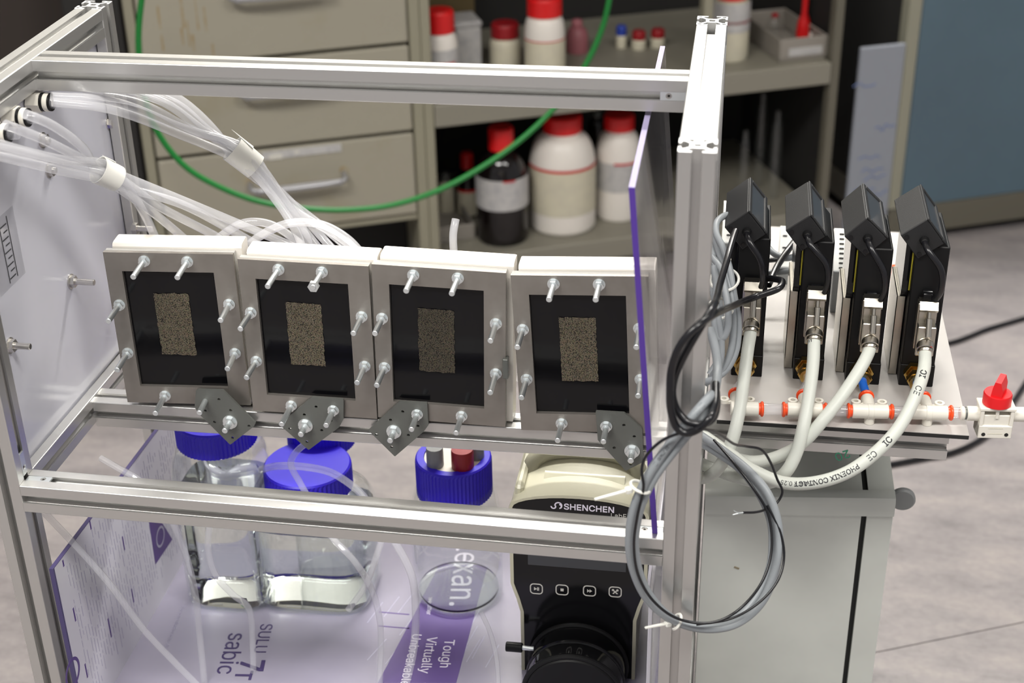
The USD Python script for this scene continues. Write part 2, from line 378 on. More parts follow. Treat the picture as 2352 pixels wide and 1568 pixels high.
# ------------------------------------------------------------------ white side panel on the left
XP = -0.6235
panel = thing('side_panel', 'glossy white plastic sheet closing the left side of the frame', 'panel', (XP, 0.19, 0.53))
obj('sheet', bx(XP-0.004, XP, 0.0225, 0.347, 0.5285, 0.8775), 'white_panel', panel)
def panel_bolt(px, py, L, kind='bolt', r=0.0032):
    p = at(px, py, x=XP); n = EX
    b = obj('bolt', cyl(p, p+n*L, r, n=14, bevel=0.0005), 'stainless', panel)
    obj('nut', hexnut(p, n, r*2.0, 0.0055), 'stainless', b)
    obj('washer', ring(p, n, r*1.02, r*2.5, 0.0012), 'stainless', b)
for px, py, L in ((162, 646, 0.026), (22, 793, 0.021), (112, 390, 0.008), (97, 322, 0.008), (250, 282, 0.004)):
    panel_bolt(px, py, L)
pb = at(305, 524, x=-W); fb0 = obj('bolt', cyl(pb-EX*0.001, pb+EX*0.024, 0.0032, n=14, bevel=0.0005), 'stainless', frame); obj('nut', hexnut(pb, EX, 0.0064, 0.0055), 'stainless', fb0)
sa, sb_, sc = at(0, 560, x=XP+0.0004), at(45, 530, x=XP+0.0004), at(12, 700, x=XP+0.0004)
sx = np.array([0, 1.0, 0]); sz = EZ
s0 = at(8, 708, x=XP+0.0002)
stk = obj('sticker', bx(XP, XP+0.0004, s0[1], s0[1]+0.052, s0[2]+0.012, s0[2]+0.082, 0.0001), 'clear_tube', panel, label='clear taped label with ruler-like marks')
marks = [bx(XP+0.0004, XP+0.0006, s0[1]+0.020, s0[1]+0.0212, s0[2]+0.016, s0[2]+0.078, 0.00005), bx(XP+0.0004, XP+0.0006, s0[1]+0.036, s0[1]+0.0372, s0[2]+0.016, s0[2]+0.078, 0.00005)]
for k in range(9): marks.append(bx(XP+0.0004, XP+0.0006, s0[1]+0.022+0.004*(k % 2), s0[1]+0.034, s0[2]+0.019+k*0.0065, s0[2]+0.0203+k*0.0065, 0.00005))
obj('printed_marks', marks, 'print_dark', stk)

# ------------------------------------------------------------------ clear sheet with purple edges on the right
shx = lambda y, z: (-0.0102+0.003*min(max(y, 0), 0.4)/0.38) + ((-0.038+0.0015*y/0.38)-(-0.0102+0.003*y/0.38))*(z-ZM)/(0.8655-ZM)
ytk = 0.005
def sheet_prism(y0, y1, z0, z1, x0=0.0, x1=ytk):
    v = [(shx(y, z)+dx, y, z) for y in (y0, y1) for z in (z0, z1) for dx in (x0, x1)]
    f = [(0, 1, 3, 2), (4, 6, 7, 5), (0, 4, 5, 1), (2, 3, 7, 6), (0, 2, 6, 4), (1, 5, 7, 3)]
    return np.array(v), np.array(f)
clear_sheet = thing('clear_sheet', 'clear plastic sheet with purple edges leaning upright inside the right posts', 'sheet', (-0.0102, 0.19, ZM))
obj('pane', sheet_prism(0.0086, 0.3790, ZM+0.001, 0.8645), 'acrylic', clear_sheet, smooth=False)
obj('edge', sheet_prism(0.0076, 0.0086, ZM+0.0004, 0.8655), 'purple_edge', clear_sheet, label='purple front edge', smooth=False)
obj('edge', sheet_prism(0.0086, 0.3800, 0.8645, 0.8655), 'lilac_edge', clear_sheet, label='pale lilac sawn top edge', smooth=False)

# ------------------------------------------------------------------ four clamped cells on the middle beam
def cell(idx, tl, yaw, roll, label, tip_nut=False):
    o = np.array(tl, float)
    X = rotz(yaw) @ (roty(-roll) @ EX); Y = rotz(yaw) @ EY; Z = rotz(yaw) @ (roty(-roll) @ EZ)
    R = np.stack([X, Y, Z], 1); Wd, Ht = 0.131, 0.173
    g = lambda m: tf(m, R, o)                       # local: x right, y back, z up from the top left corner of the front
    t = thing('clamped_cell', label, 'cell', o + R @ np.array([Wd/2, 0.02, -Ht]), 'clamped cells in a row on the middle beam')
    fr = sbox(0, -Ht, Wd, 0).difference(sbox(0.0165, -Ht+0.020, Wd-0.0215, -0.0205))
    obj('front_plate', g(extrude(fr, 0.0045, (0, 0.0045, 0), EX, EZ, -EY)), 'steel_plate', t)
    obj('window', g(bx(0.0155, Wd-0.0205, 0.0046, 0.0060, -Ht+0.019, -0.0195, 0.0001)), 'black_window', t, label='glossy black window')
    a, b = np.array([0.0435, -0.0465]), np.array([0.0795, -0.117])
    n = 16; xs = np.linspace(a[0], b[0], n); zs = np.linspace(b[1], a[1], 2*n); v = []; f = []
    jag = RNG.normal(0, 0.00035, (2*n, n, 2))
    for j, z in enumerate(zs):
        for i, x in enumerate(xs):
            e = 1.0 if (i in (0, n-1) or j in (0, 2*n-1)) else 0.0
            v.append((x+e*jag[j, i, 0], 0.0040+0.0003*math.sin(i*1.3+j*0.7), z+e*jag[j, i, 1]))
    f = [(j*n+i, j*n+i+1, (j+1)*n+i+1, (j+1)*n+i) for j in range(2*n-1) for i in range(n-1)]
    back = [(x, 0.0046, z) for x, _, z in v]; N = len(v)
    obj('electrode', g((np.array(v), np.array(f))), 'electrode_dark' if idx == 2 else 'electrode', t, label='speckled metal mesh rectangle')
    obj('gasket', g(bx(0.0, Wd, 0.0061, 0.0115, -Ht, -0.0004, 0.0004)), 'gasket_clear', t, label='clear spacer sheet')
    wb = m3.Manifold.hull_points(np.array([(x, y, z) for x in (0.006, Wd+0.006) for (y, z) in ((0.0116, -Ht), (0.036, -Ht), (0.036, 0.0015), (0.0345, 0.0035), (0.0320, 0.0045), (0.0165, 0.0045), (0.0135, 0.0035), (0.0118, 0.0012))]
        + [(x, y, z) for x in (0.0075, Wd+0.0045) for (y, z) in ((0.0165, 0.0052), (0.0320, 0.0052))], float))
    obj('back_block', g(wb), 'white_plastic', t, label='white plastic block')
    spots = [(0.041, -0.0085), (0.0845, -0.0085), (0.0085, -0.058), (0.0090, -0.1135), (Wd-0.0095, -0.055), (Wd-0.0095, -0.111), (0.0415, -Ht+0.0095), (0.0865, -Ht+0.0095)]
    for k, (x, z) in enumerate(spots):
        br = (k == 7) if idx in (0, 1, 3) else (k == 6) if idx == 2 else False
        L = 0.036 + RNG.uniform(-0.003, 0.003); y0 = -0.0034 if (br and idx != 9) else 0.0
        bo = obj('bolt', g(cyl((x, 0.010, z), (x, -L, z), 0.0029, n=14, bevel=0.0005)), 'zinc', t)
        obj('washer', g(ring((x, y0, z), (0, -1, 0), 0.003, 0.0060, 0.0010)), 'zinc', bo)
        obj('nut', g(hexnut((x, y0-0.0011, z), (0, -1, 0), 0.0050, 0.0045, 0.0029)), 'zinc', bo)
        if tip_nut and k == 1: obj('nut', g(hexnut((x, -L+0.005, z), (0, -1, 0), 0.0056, 0.0042, 0.0029)), 'zinc', bo)
    return t
CELLS = [cell(0, (-0.5692, 0.168, 0.706), 0.075, 0.0, 'first clamped cell from the left, nearest the white side panel'),
         cell(1, (-0.4307, 0.168, 0.706), 0.012, -0.012, 'second clamped cell from the left, with an extra nut on one top bolt', True),
         cell(2, (-0.2961, 0.168, 0.7078), 0.012, -0.024, 'third clamped cell from the left, with the darkest mesh patch'),
         cell(3, (-0.1605, 0.168, 0.7034), 0.0, 0.045, 'fourth clamped cell, partly behind the clear sheet')]
# dark angle brackets that tie each cell to the beam
def bracket(parent, poly_px, holes_px, bolt_px):
    y = 0.1650
    P = [at(*p, y=y) for p in poly_px]; pg = Polygon([(p[0], p[2]) for p in P]).buffer(-0.001).buffer(0.001, 3)
    for h in holes_px:
        p = at(*h, y=y); pg = pg.difference(Point(p[0], p[2]).buffer(0.0016, 4))
    b = obj('bracket', extrude(pg, 0.0028, (0, 0.1676, 0), EX, EZ, -EY), 'dark_bracket', parent, label='dark grey angle bracket')
    p = at(*bolt_px, y=0.1648)
    obj('washer', ring((p[0], 0.1648, p[2]), -EY, 0.003, 0.0078, 0.0012), 'zinc', b)
    obj('nut', hexnut((p[0], 0.1636, p[2]), -EY, 0.0062, 0.0048, 0.0031), 'zinc', b)
    obj('stud', cyl((p[0], 0.1715, p[2]), (p[0], 0.146, p[2]), 0.0031, n=14, bevel=0.0005), 'zinc', b)
    obj('spacer', cyl((p[0], 0.1676, p[2]), (p[0], 0.1715, p[2]), 0.006, n=16), 'zinc', b)
bracket(CELLS[0], ((454, 894), (512, 896), (587, 971), (583, 979), (529, 1021), (457, 950), (447, 935), (450, 897)), ((503, 917), (493, 969), (530, 942), (472, 943), (534, 1005), (572, 978)), (529, 968))
bracket(CELLS[1], ((716, 912), (789, 917), (789, 962), (779, 981), (709, 1033), (643, 976), (648, 969)), ((726, 934), (739, 988), (699, 952), (666, 984), (760, 966), (705, 1014)), (702, 976))
bracket(CELLS[2], ((917, 922), (981, 925), (984, 976), (973, 991), (907, 1048), (846, 988)), ((925, 945), (938, 999), (897, 964), (865, 998), (960, 978), (900, 1026)), (905, 990))
bracket(CELLS[3], ((1368, 944), (1434, 948), (1475, 985), (1478, 1060), (1437, 1081), (1373, 1010)), ((1411, 1028), (1433, 976), (1457, 1002), (1449, 1066)), (1452, 1035))
obj('clip', bx(-0.170, -0.1645, 0.1655, 0.1745, 0.590, 0.612), 'dark_bracket', CELLS[2])

# ------------------------------------------------------------------ silicone tubes from the side panel to the cells
def pts(*a): return [at(px, py, y=y) for px, py, y in a]
def fitting(px, py, label, loc_y=None):
    p = at(px, py, x=XP+0.004); n = EX
    t = thing('tube_fitting', label, 'fitting', p, 'bulkhead tube fittings along the top of the white side panel')
    obj('nut', hexnut(p - n*0.002, n, 0.0105, 0.013), 'white_fitting', t)
    obj('collar', cyl(p+n*0.011, p+n*0.0135, 0.0090), 'black_plastic', t)
    obj('sleeve', cyl(p+n*0.0135, p+n*0.019, 0.0088, n=20, bevel=0.0008), 'white_fitting', t)
    obj('seal', cyl(p+n*0.019, p+n*0.0208, 0.0086), 'black_plastic', t)
    obj('barb', cyl(p+n*0.0208, p+n*0.029, 0.0062, 0.0052), 'clear_tube', t)
    return p
fitting(72, 233, 'rearmost white bulkhead fitting, under the end of the top cross beam')
fitting(18, 268, 'middle white bulkhead fitting on the side panel')
fitting(-28, 304, 'front white bulkhead fitting at the left edge of the photo')
G1 = 'silicone tubes of the rear bundle'; G2 = 'silicone tubes of the front bundle'
tie1 = at(560, 362, y=0.262); tie2 = at(248, 400, y=0.150)
def silicone(path, label, group, r=0.0045): return obj('silicone_tube', tube(path, r, 12), 'silicone', None, label, 'tube', group)
def mid(tie, dx, dy, dz): return tie + np.array([dx, dy, dz])
d1 = at(600, 400, y=.266)-at(520, 335, y=.258); d2 = at(290, 420, y=.162)-at(205, 380, y=.138)
def penta(tie, d, k, n, R):
    a, b, z = frame_of(d); q = 2*PI*k/n + 0.4; return tie + R*(a*math.cos(q) + b*math.sin(q))
R1 = [(((118, 222, .150), (255, 232, .185), (410, 290, .238)), ((650, 455, .258), (700, 535, .250), (718, 600, .240)), 'topmost tube of the rear bundle, starting at the rear fitting'),
      (((120, 234, .148), (250, 250, .178), (400, 304, .228)), ((628, 452, .250), (684, 540, .238), (700, 600, .230)), 'lowest tube of the rear bundle, just above the drawer handle'),
      (((262, 205, .225), (370, 232, .240), (462, 296, .254)), ((662, 458, .266), (735, 540, .258), (790, 600, .240)), 'rear bundle tube that ends behind the second cell'),
      (((375, 203, .248), (440, 248, .260), (498, 306, .264)), ((675, 470, .270), (765, 540, .262), (825, 592, .240)), 'rear bundle tube leaving the tie towards the third cell'),
      (((190, 214, .20), (322, 238, .222), (442, 298, .25)), ((640, 455, .262), (712, 545, .255), (755, 600, .245)), 'middle tube inside the rear bundle'),
      (((318, 205, .238), (408, 240, .252), (482, 302, .26)), ((668, 476, .258), (780, 545, .250), (850, 600, .235)), 'rearmost tube of the rear bundle, ending furthest right')]
for k, (a, b, lab) in enumerate(R1): silicone(pts(*a) + [penta(tie1, d1, (0, 3, 5, 4, 1, 2)[k], 6, 0.0088)] + pts(*b), lab, G1)
R2 = [(((-60, 312, .02), (30, 340, .05), (140, 366, .10)), ((312, 458, .165), (352, 535, .21), (374, 590, .225)), 'front bundle tube dropping steeply to the first cell'),
      (((-60, 345, .03), (30, 366, .06), (140, 392, .105)), ((330, 472, .172), (420, 545, .222), (470, 590, .232)), 'lowest front bundle tube along the white panel'),
      (((12, 286, .045), (90, 316, .075), (180, 360, .12)), ((400, 452, .195), (600, 535, .232), (720, 585, .240)), 'front bundle tube running longest across to the second cell'),
      (((58, 262, .065), (115, 285, .09), (190, 340, .125)), ((420, 470, .196), (560, 545, .232), (640, 590, .245)), 'front bundle tube starting at the middle fitting'),
      (((-40, 330, .06), (60, 352, .09), (160, 380, .125)), ((362, 472, .185), (500, 545, .23), (570, 590, .240)), 'front bundle tube in the middle of the fan')]
for k, (a, b, lab) in enumerate(R2): silicone(pts(*a) + [penta(tie2, d2, (1, 3, 0, 4, 2)[k], 5, 0.0078)] + pts(*b), lab, G2)
silicone(pts((545, 600, .218), (580, 555, .222), (640, 520, .226), (690, 510, .228), (745, 518, .228), (800, 550, .224), (845, 600, .218)), 'silicone tube arching high behind the second cell', None)
silicone(pts((455, 590, .262), (500, 548, .270), (560, 512, .280), (620, 515, .285), (690, 560, .282), (730, 600, .275)), 'silicone tube arching low between the two bundles', None)
obj('silicone_tube', tube([(-0.2235, 0.2125, 0.690), (-0.2240, 0.214, 0.722), (-0.2225, 0.222, 0.735)], 0.0040, 14), 'silicone', None, 'short tube end standing up behind the third cell', 'tube')
for px in ((1178, 670), (1180, 780), (1185, 890)):
    p = at(*px, y=0.213)
silicone([(-0.150, 0.215, 0.680), (-0.158, 0.216, 0.640), (-0.150, 0.217, 0.600), (-0.162, 0.217, 0.560)], 'silicone tube seen in the gap between third and fourth cell', None)
def wrap(c, d, r0, r1, L, label, tail):
    t = thing('tape_wrap', label, 'tie', c)
    obj('band', tf(lathe([(r0-0.0006, 0), (r0, 0), (r1, L), (r1-0.0006, L), (r0-0.0006, 0)], 24), np.stack(frame_of(d), 1), np.asarray(c)-np.asarray(d)/np.linalg.norm(d)*L/2), 'tie_white', t)
    a, b, z = frame_of(d)
    obj('tail', extrude(Polygon([(-0.003, 0), (0.003, 0), (0.0006, tail)]), 0.0005, np.asarray(c)+b*r0, a, -z, b), 'tie_white', t)
wrap(tie1, d1, 0.0145, 0.0135, 0.030, 'white tape wrap round the rear tube bundle', 0.028)
wrap(tie2, d2, 0.0135, 0.0126, 0.022, 'white tape wrap round the front tube bundle beside the white panel', 0.014)

# ------------------------------------------------------------------ film-covered sheets in the bottom of the frame
ZB = 0.2345
base_sheet = thing('bottom_sheet', 'film-covered clear sheet lying in the bottom of the frame under the bottles', 'sheet', (-0.3, 0.19, 0.23))
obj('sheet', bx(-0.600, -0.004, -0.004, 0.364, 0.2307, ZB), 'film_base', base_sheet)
XL = -0.590
left_sheet = thing('printed_sheet', 'sheet with printed lilac film standing along the left posts behind the bottles', 'sheet', (XL, 0.19, ZB))
zf, zr = at(120, 1310, x=XL)[2], at(360, 1000, x=XL)[2]
lv = [(x, y, z) for x in (XL-0.004, XL) for (y, z) in ((-0.006, ZB), (0.352, ZB), (0.352, zr), (-0.006, zf))]
obj('sheet', m3.Manifold.hull_points(np.array(lv, float)), 'film', left_sheet)
zt = lambda y: zf + (zr-zf)*(y+0.006)/0.358
obj('edge', [m3.Manifold.hull_points(np.array([(x, y, z) for x in (XL-0.0041, XL+0.0002) for (y, z) in ((-0.0062, ZB), (-0.0035, ZB), (-0.0035, zf), (-0.0062, zf))], float)),
             m3.Manifold.hull_points(np.array([(x, y, zt(y)+dz) for x in (XL-0.0041, XL+0.0002) for y in (-0.006, 0.352) for dz in (-0.0002, 0.0005)], float))], 'sheet_rim', left_sheet, label='dark purple edge')
rnd = np.random.default_rng(7)
def on_left(px, py): return at(px, py, x=XL+0.0001)
lines = []
for y in np.arange(0.02, 0.34, 0.0062):                 # columns of fine print running upwards
    z = ZB+0.02 + rnd.uniform(0, 0.02)
    while z < zt(y)-0.02:
        L = rnd.uniform(0.004, 0.02)
        if rnd.random() < 0.72: lines.append(bx(XL, XL+0.0001, y, y+rnd.uniform(0.0007, 0.0013), z, min(z+L, zt(y)-0.012), 0.00002))
        z += L + 0.003
M('print_faint', lin(160, 156, 178), 0.5)
obj('fine_print', lines, 'print_faint', left_sheet, kind='stuff')
for px, py0, py1 in ((281, 1232, 1262), (302, 1352, 1382), (168, 1396, 1426), (248, 1420, 1466), (144, 1286, 1296), (195, 1524, 1556), (206, 1196, 1212)):
    a, b = on_left(px, py0), on_left(px+6, py1); obj('dash_mark', bx(XL, XL+0.0002, a[1]-0.0012, a[1]+0.0012, b[2], a[2], 0.00003), 'print_purple', left_sheet)
q = [on_left(*p) for p in ((342, 1196), (372, 1200), (396, 1238), (357, 1296))]
q = [(p[1], p[2]) for p in q]
obj('logo_band', extrude(Polygon(q), 0.0002, (XL, 0, 0), EY, EZ, EX), 'print_purple', left_sheet, label='dark purple printed arrow shape')
c0 = on_left(368, 1232)
obj('logo_band', ring(c0+np.array([0.0002, 0, 0]), EX, 0.010, 0.0128, 0.0001), 'print_faint', left_sheet)
c1 = on_left(167, 1545)
obj('logo_ring', ring(c1, EX, 0.013, 0.0165, 0.0002), 'print_purple', left_sheet)
right_sheet = thing('printed_sheet', 'sheet with lilac film standing along the right posts beside the pump', 'sheet', (-0.010, 0.19, ZB))
obj('sheet', bx(-0.0125, -0.0085, 0.034, 0.352, ZB+0.0002, 0.445), 'film', right_sheet)
obj('fold_line', [bx(-0.0128, -0.0125, 0.06, 0.34, z, z+0.001, 0.0001) for z in (0.36, 0.385)], 'print_faint', right_sheet, kind='stuff')
# print on the bottom sheet
zp = ZB
def flat(*pp): return [at(px, py, z=zp) for px, py in pp]
bd = flat((1010, 1300), (1120, 1302), (1048, 1568), (868, 1568))
obj('print_band', extrude(Polygon([(p[0], p[1]) for p in bd]), 0.0002, (0, 0, zp), EX, EY, EZ), 'print_purple', base_sheet, label='purple band with white lettering')
def flat_text(s, h, p0, p1, look, bold=False, parent=base_sheet):
    """Lettering on the bottom sheet that reads from one spot of it towards another."""
    a, b = flat(p0, p1); X = (b-a); X[2] = 0; X /= np.linalg.norm(X); Y = np.array([-X[1], X[0], 0.])
    return obj('lettering', text(s, h, a+EZ*0.0002, X, Y, 0.0002, bold), look, parent)
flat_text('Lexan.', 0.031, (1050, 1240), (1020, 1500), 'print_white')
flat_text('Virtually', 0.0115, (982, 1462), (955, 1590), 'print_white')
flat_text('Tough', 0.0115, (1022, 1468), (1000, 1590), 'print_white')
flat_text('Unbreakable', 0.0105, (948, 1455), (915, 1590), 'print_white')
flat_text('weather', 0.0055, (985, 1375), (972, 1460), 'print_white')
flat_text('sabic', 0.0205, (528, 1452), (490, 1568), 'print_ink')
flat_text('7', 0.026, (556, 1512), (542, 1570), 'print_ink', True)
flat_text('T', 0.018, (545, 1538), (525, 1600), 'print_ink', True)
flat_text('SULU', 0.014, (600, 1432), (560, 1580), 'print_ink')
obj('ruled_lines', [tf(bx(-0.018, 0.018, -0.0009, 0.0009, 0, 0.0002, 0.00003), rotz(0.0), p+0) for p in flat((905, 1408), (905, 1440))], 'print_purple', base_sheet)
for a_, b_ in (((418, 1390), (385, 1470)), ((398, 1440), (372, 1500))):
    flat_text('Protective film', 0.0042, a_, b_, 'print_faint')
sl = []
for k in range(24):
    p = flat((880+rnd.uniform(-20, 260), 1480+rnd.uniform(-120, 80)))[0]
    sl.append(tf(bx(-0.0006, 0.0006, -0.02, 0.02, 0, 0.00015, 0.00002), rotz(-0.25+rnd.normal(0, 0.05)), p))
obj('fine_print', sl, 'print_faint', base_sheet, kind='stuff')

# ------------------------------------------------------------------ glass bottles
def loft(sec, c, n=48):
    """sec: (z, half width x, half width y, squareness 2..8); closed at both ends."""
    a = np.linspace(0, 2*PI, n, endpoint=False); ca, sa_ = np.cos(a), np.sin(a); V = []
    for z, hx, hy, e in sec:
        r = (np.abs(ca)**e + np.abs(sa_)**e)**(-1.0/e); V.append(np.stack([hx*r*ca, hy*r*sa_, np.full(n, z)], 1))
    m = len(sec); k = np.arange(n); k2 = (k+1) % n; F = []
    V = np.vstack(V + [np.array([[0, 0, sec[0][0]], [0, 0, sec[-1][0]]])]) + np.asarray(c)
    for i in range(m-1): F += [np.stack([i*n+k, i*n+k2, (i+1)*n+k2], 1), np.stack([i*n+k, (i+1)*n+k2, (i+1)*n+k], 1)]
    F += [np.stack([np.full(n, m*n), k2, k], 1), np.stack([np.full(n, m*n+1), (m-1)*n+k, (m-1)*n+k2], 1)]
    return V, np.vstack(F)
def ribbed(c, r, z0, z1, look, parent, name='cap', hole=0.0, ribs=60, label=None):
    pr = [(0, z0), (r*0.97, z0), (r, z0+0.001), (r, z1-0.005), (r*0.985, z1-0.0018), (r*0.95, z1)]
    pr += [(hole, z1), (hole, z1-0.006), (0, z1-0.006)] if hole else [(0, z1)]
    v, f = lathe(pr, ribs*2, (0, 0, 0)); n = ribs*2
    for i, (rr, z) in enumerate(pr):
        if 1 <= i <= 3: v[i*n:(i+1)*n:2, :2] *= 0.975
    return obj(name, (v + np.array([c[0], c[1], 0]), f), look, parent, label=label, smooth=25)
def bottle(label, cx, cy, hx, hy, sq, z_neck, r_neck, z_sh, water, cap_r, cap_z0, cap_z1, hole=0.0):
    t = thing('glass_bottle', label, 'bottle', (cx, cy, ZB))
    c = (cx, cy, 0); w = 0.0024
    e0 = ZB+0.0003
    def prof(i):
        s = [(e0+i, hx*0.86-i, hy*0.86-i, sq), (e0+0.0015+i, hx*0.95-i, hy*0.95-i, sq), (e0+0.008+i*0.3, hx-i, hy-i, sq)]
        s += [(z, hx-i, hy-i, sq) for z in np.linspace(e0+0.02, z_sh, 5)]
        for k in range(1, 9):
            q = k/8; q2 = 0.5-0.5*math.cos(q*PI*0.5)*1.0 if False else math.sin(q*PI/2); m_ = 1-math.cos(q*PI/2)
            s.append((z_sh+(z_neck-0.022-z_sh)*q2, hx-i+(r_neck-hx)*m_, hy-i+(r_neck-hy)*m_, sq+(2-sq)*m_))
        return s + [(z_neck-0.015, r_neck-i, r_neck-i, 2), (z_neck-0.001, r_neck-i, r_neck-i, 2)]
    body = [loft(prof(0.0), c)]
    obj('glass', body, 'bottle_glass', t)
    if water:
        s = prof(w+0.0006); s = [q for q in s if q[0] < water] ; s.append((water, s[-1][1], s[-1][2], s[-1][3]))
        obj('water', loft(s, c), 'water', t)
    ribbed((cx, cy), cap_r, cap_z0, cap_z1, 'blue_cap', t, hole=hole)
    return t
fb_ = at(716, 1416, z=ZB)
bottle('wide square glass bottle of water with a blue cap, at the front under the cells', fb_[0]-0.006, fb_[1]+0.056, 0.070, 0.056, 4.5, 0.402, 0.043, 0.335, 0.345, 0.0500, 0.376, 0.408)
bl = at(500, 1408, z=ZB); cbl = at(496, 985, y=bl[1]+0.050)
bottle('tall square glass bottle of water, leftmost, its blue cap under the first cell', cbl[0], bl[1]+0.050, 0.050, 0.050, 4.0, cbl[2]+0.012, 0.040, cbl[2]-0.065, 0.385, 0.0450, cbl[2]-0.014, cbl[2]+0.018)
cb3 = at(745, 990, y=0.334)
bottle('rear glass bottle whose blue cap is mostly hidden behind the second bracket', cb3[0]-0.003, 0.331, 0.0305, 0.0305, 2.0, cb3[2]+0.012, 0.028, cb3[2]-0.05, 0.0, 0.040, cb3[2]-0.012, cb3[2]+0.018)
br_ = at(1062, 1424, z=ZB); cbr = at(1043, 1090, y=br_[1]+0.052)
RB = bottle('empty round glass bottle with a blue ported cap, left of the pump', cbr[0], br_[1]+0.052, 0.052, 0.052, 2.0, cbr[2]+0.014, 0.038, cbr[2]-0.075, 0.243, 0.0430, cbr[2]-0.022, cbr[2]+0.026, hole=0.033)
cx, cy, cz = cbr[0], br_[1]+0.052, cbr[2]+0.026
obj('insert', cyl((cx, cy, cz-0.010), (cx, cy, cz-0.0015), 0.0325, n=32), 'white_fitting', RB, label='cream port insert')
for px, look, r in ((1000, 'terminal_grey', 0.0095), (1063, 'red_cap_dark', 0.0125)):
    p = at(px, 1068 if r < 0.01 else 1072, z=cz-0.0015)
    ribbed((p[0], p[1]), r, cz-0.0014, cz+0.022, look, RB, 'port_cap', ribs=24)
p = at(1095, 1050, z=cz-0.0015); ribbed((p[0], p[1]), 0.0085, cz-0.0014, cz+0.014, 'terminal_grey', RB, 'port_cap', ribs=24)

# thin feed tubes in the lower bay
GL = 'thin clear feed tubes in the lower bay'
def feed(label, *a, r=0.0036): return obj('feed_tube', tube(pts(*a), r, 10), 'clear_tube', None, label, 'tube', GL)
feed('feed tube crossing over the front blue cap from behind the second bracket', (790, 985, .235), (735, 1005, .225), (690, 1028, .215), (668, 1062, .207), (690, 1110, .205), (722, 1165, .19), (760, 1230, .15), (815, 1290, .13), (852, 1350, .13), (874, 1440, .135), (872, 1570, .10))
feed('feed tube lying flat across the front blue cap to its right', (600, 1078, .235), (640, 1070, .215), (700, 1072, .207), (760, 1085, .207), (815, 1120, .20), (850, 1160, .17), (905, 1240, .13), (945, 1320, .11), (955, 1400, .10), (950, 1490, .08), (930, 1580, .06), r=0.0042)
feed('feed tube running diagonally along the printed left sheet', (92, 1166, .045), (190, 1270, .03), (255, 1345, .03), (330, 1445, .04), (420, 1540, .05), (470, 1590, .05))
feed('short upper piece of feed tube over the left mid beam', (232, 1052, .12), (270, 1074, .11), (330, 1110, .10), (385, 1180, .10), (425, 1270, .11), (448, 1360, .11), (458, 1450, .10), (470, 1575, .08))
feed('feed tube dropping behind the leftmost bottle front', (483, 1190, .145), (478, 1260, .145), (495, 1320, .145), (535, 1365, .145), (570, 1395, .14), (580, 1480, .12), (582, 1575, .10))
feed('thin feed tube hanging between right bottle and pump', (1105, 1405, .11), (1125, 1450, .10), (1140, 1510, .09), (1146, 1590, .08), r=0.0026)
feed('feed tube crossing behind the front lower beam', (900, 1180, .20), (870, 1260, .17), (842, 1340, .145), (800, 1400, .138))

# ------------------------------------------------------------------ peristaltic pump
PY = 0.150; px0, px1 = -0.1640, -0.0205; pcx = (px0+px1)/2; hw = (px1-px0)/2
pump = thing('peristaltic_pump', 'cream and black peristaltic pump standing at the right in the frame', 'pump', (pcx, 0.24, ZB))
def outline(o):                                    # front view: wide shoulders, waist, arched top
    top = [(pcx+(hw-o)*math.cos(a)*1.0, 0.449+(0.020-o)*math.sin(a)) for a in np.linspace(0, PI, 15)]
    right = [(px1-0.010-o, ZB+0.0002), (px1-0.010-o, 0.315), (px1-0.006-o, 0.332), (px1-o, 0.352), (px1-o, 0.445)]
    left = [(px0+o, 0.445), (px0+o, 0.352), (px0+0.006+o, 0.332), (px0+0.010+o, 0.315), (px0+0.010+o, ZB+0.0002)]
    return Polygon(right + top + left)
back = outline(0.0)
obj('housing', extrude(outline(0.001), 0.185, (0, PY+0.187, 0), EX, EZ, -EY), 'pump_cream', pump)
obj('rim', extrude(outline(0.0).difference(outline(0.0036)), 0.0055, (0, PY+0.0035, 0), EX, EZ, -EY), 'pump_cream', pump)
fa_ = obj('front_panel', extrude(outline(0.0034), 0.004, (0, PY+0.003, 0), EX, EZ, -EY), 'black_gloss', pump, label='glossy black front panel')
def onp(px, py): return at(px, py, y=PY-0.0012)
a, b = onp(1212, 1262), onp(1438, 1312)
obj('screen', bx(a[0], b[0], PY-0.0016, PY-0.0008, b[2]-0.001, a[2]+0.018, 0.0003), 'pump_screen', fa_, label='dark grey display')
N0 = np.array([0, PY-0.0012, 0])
icons = []
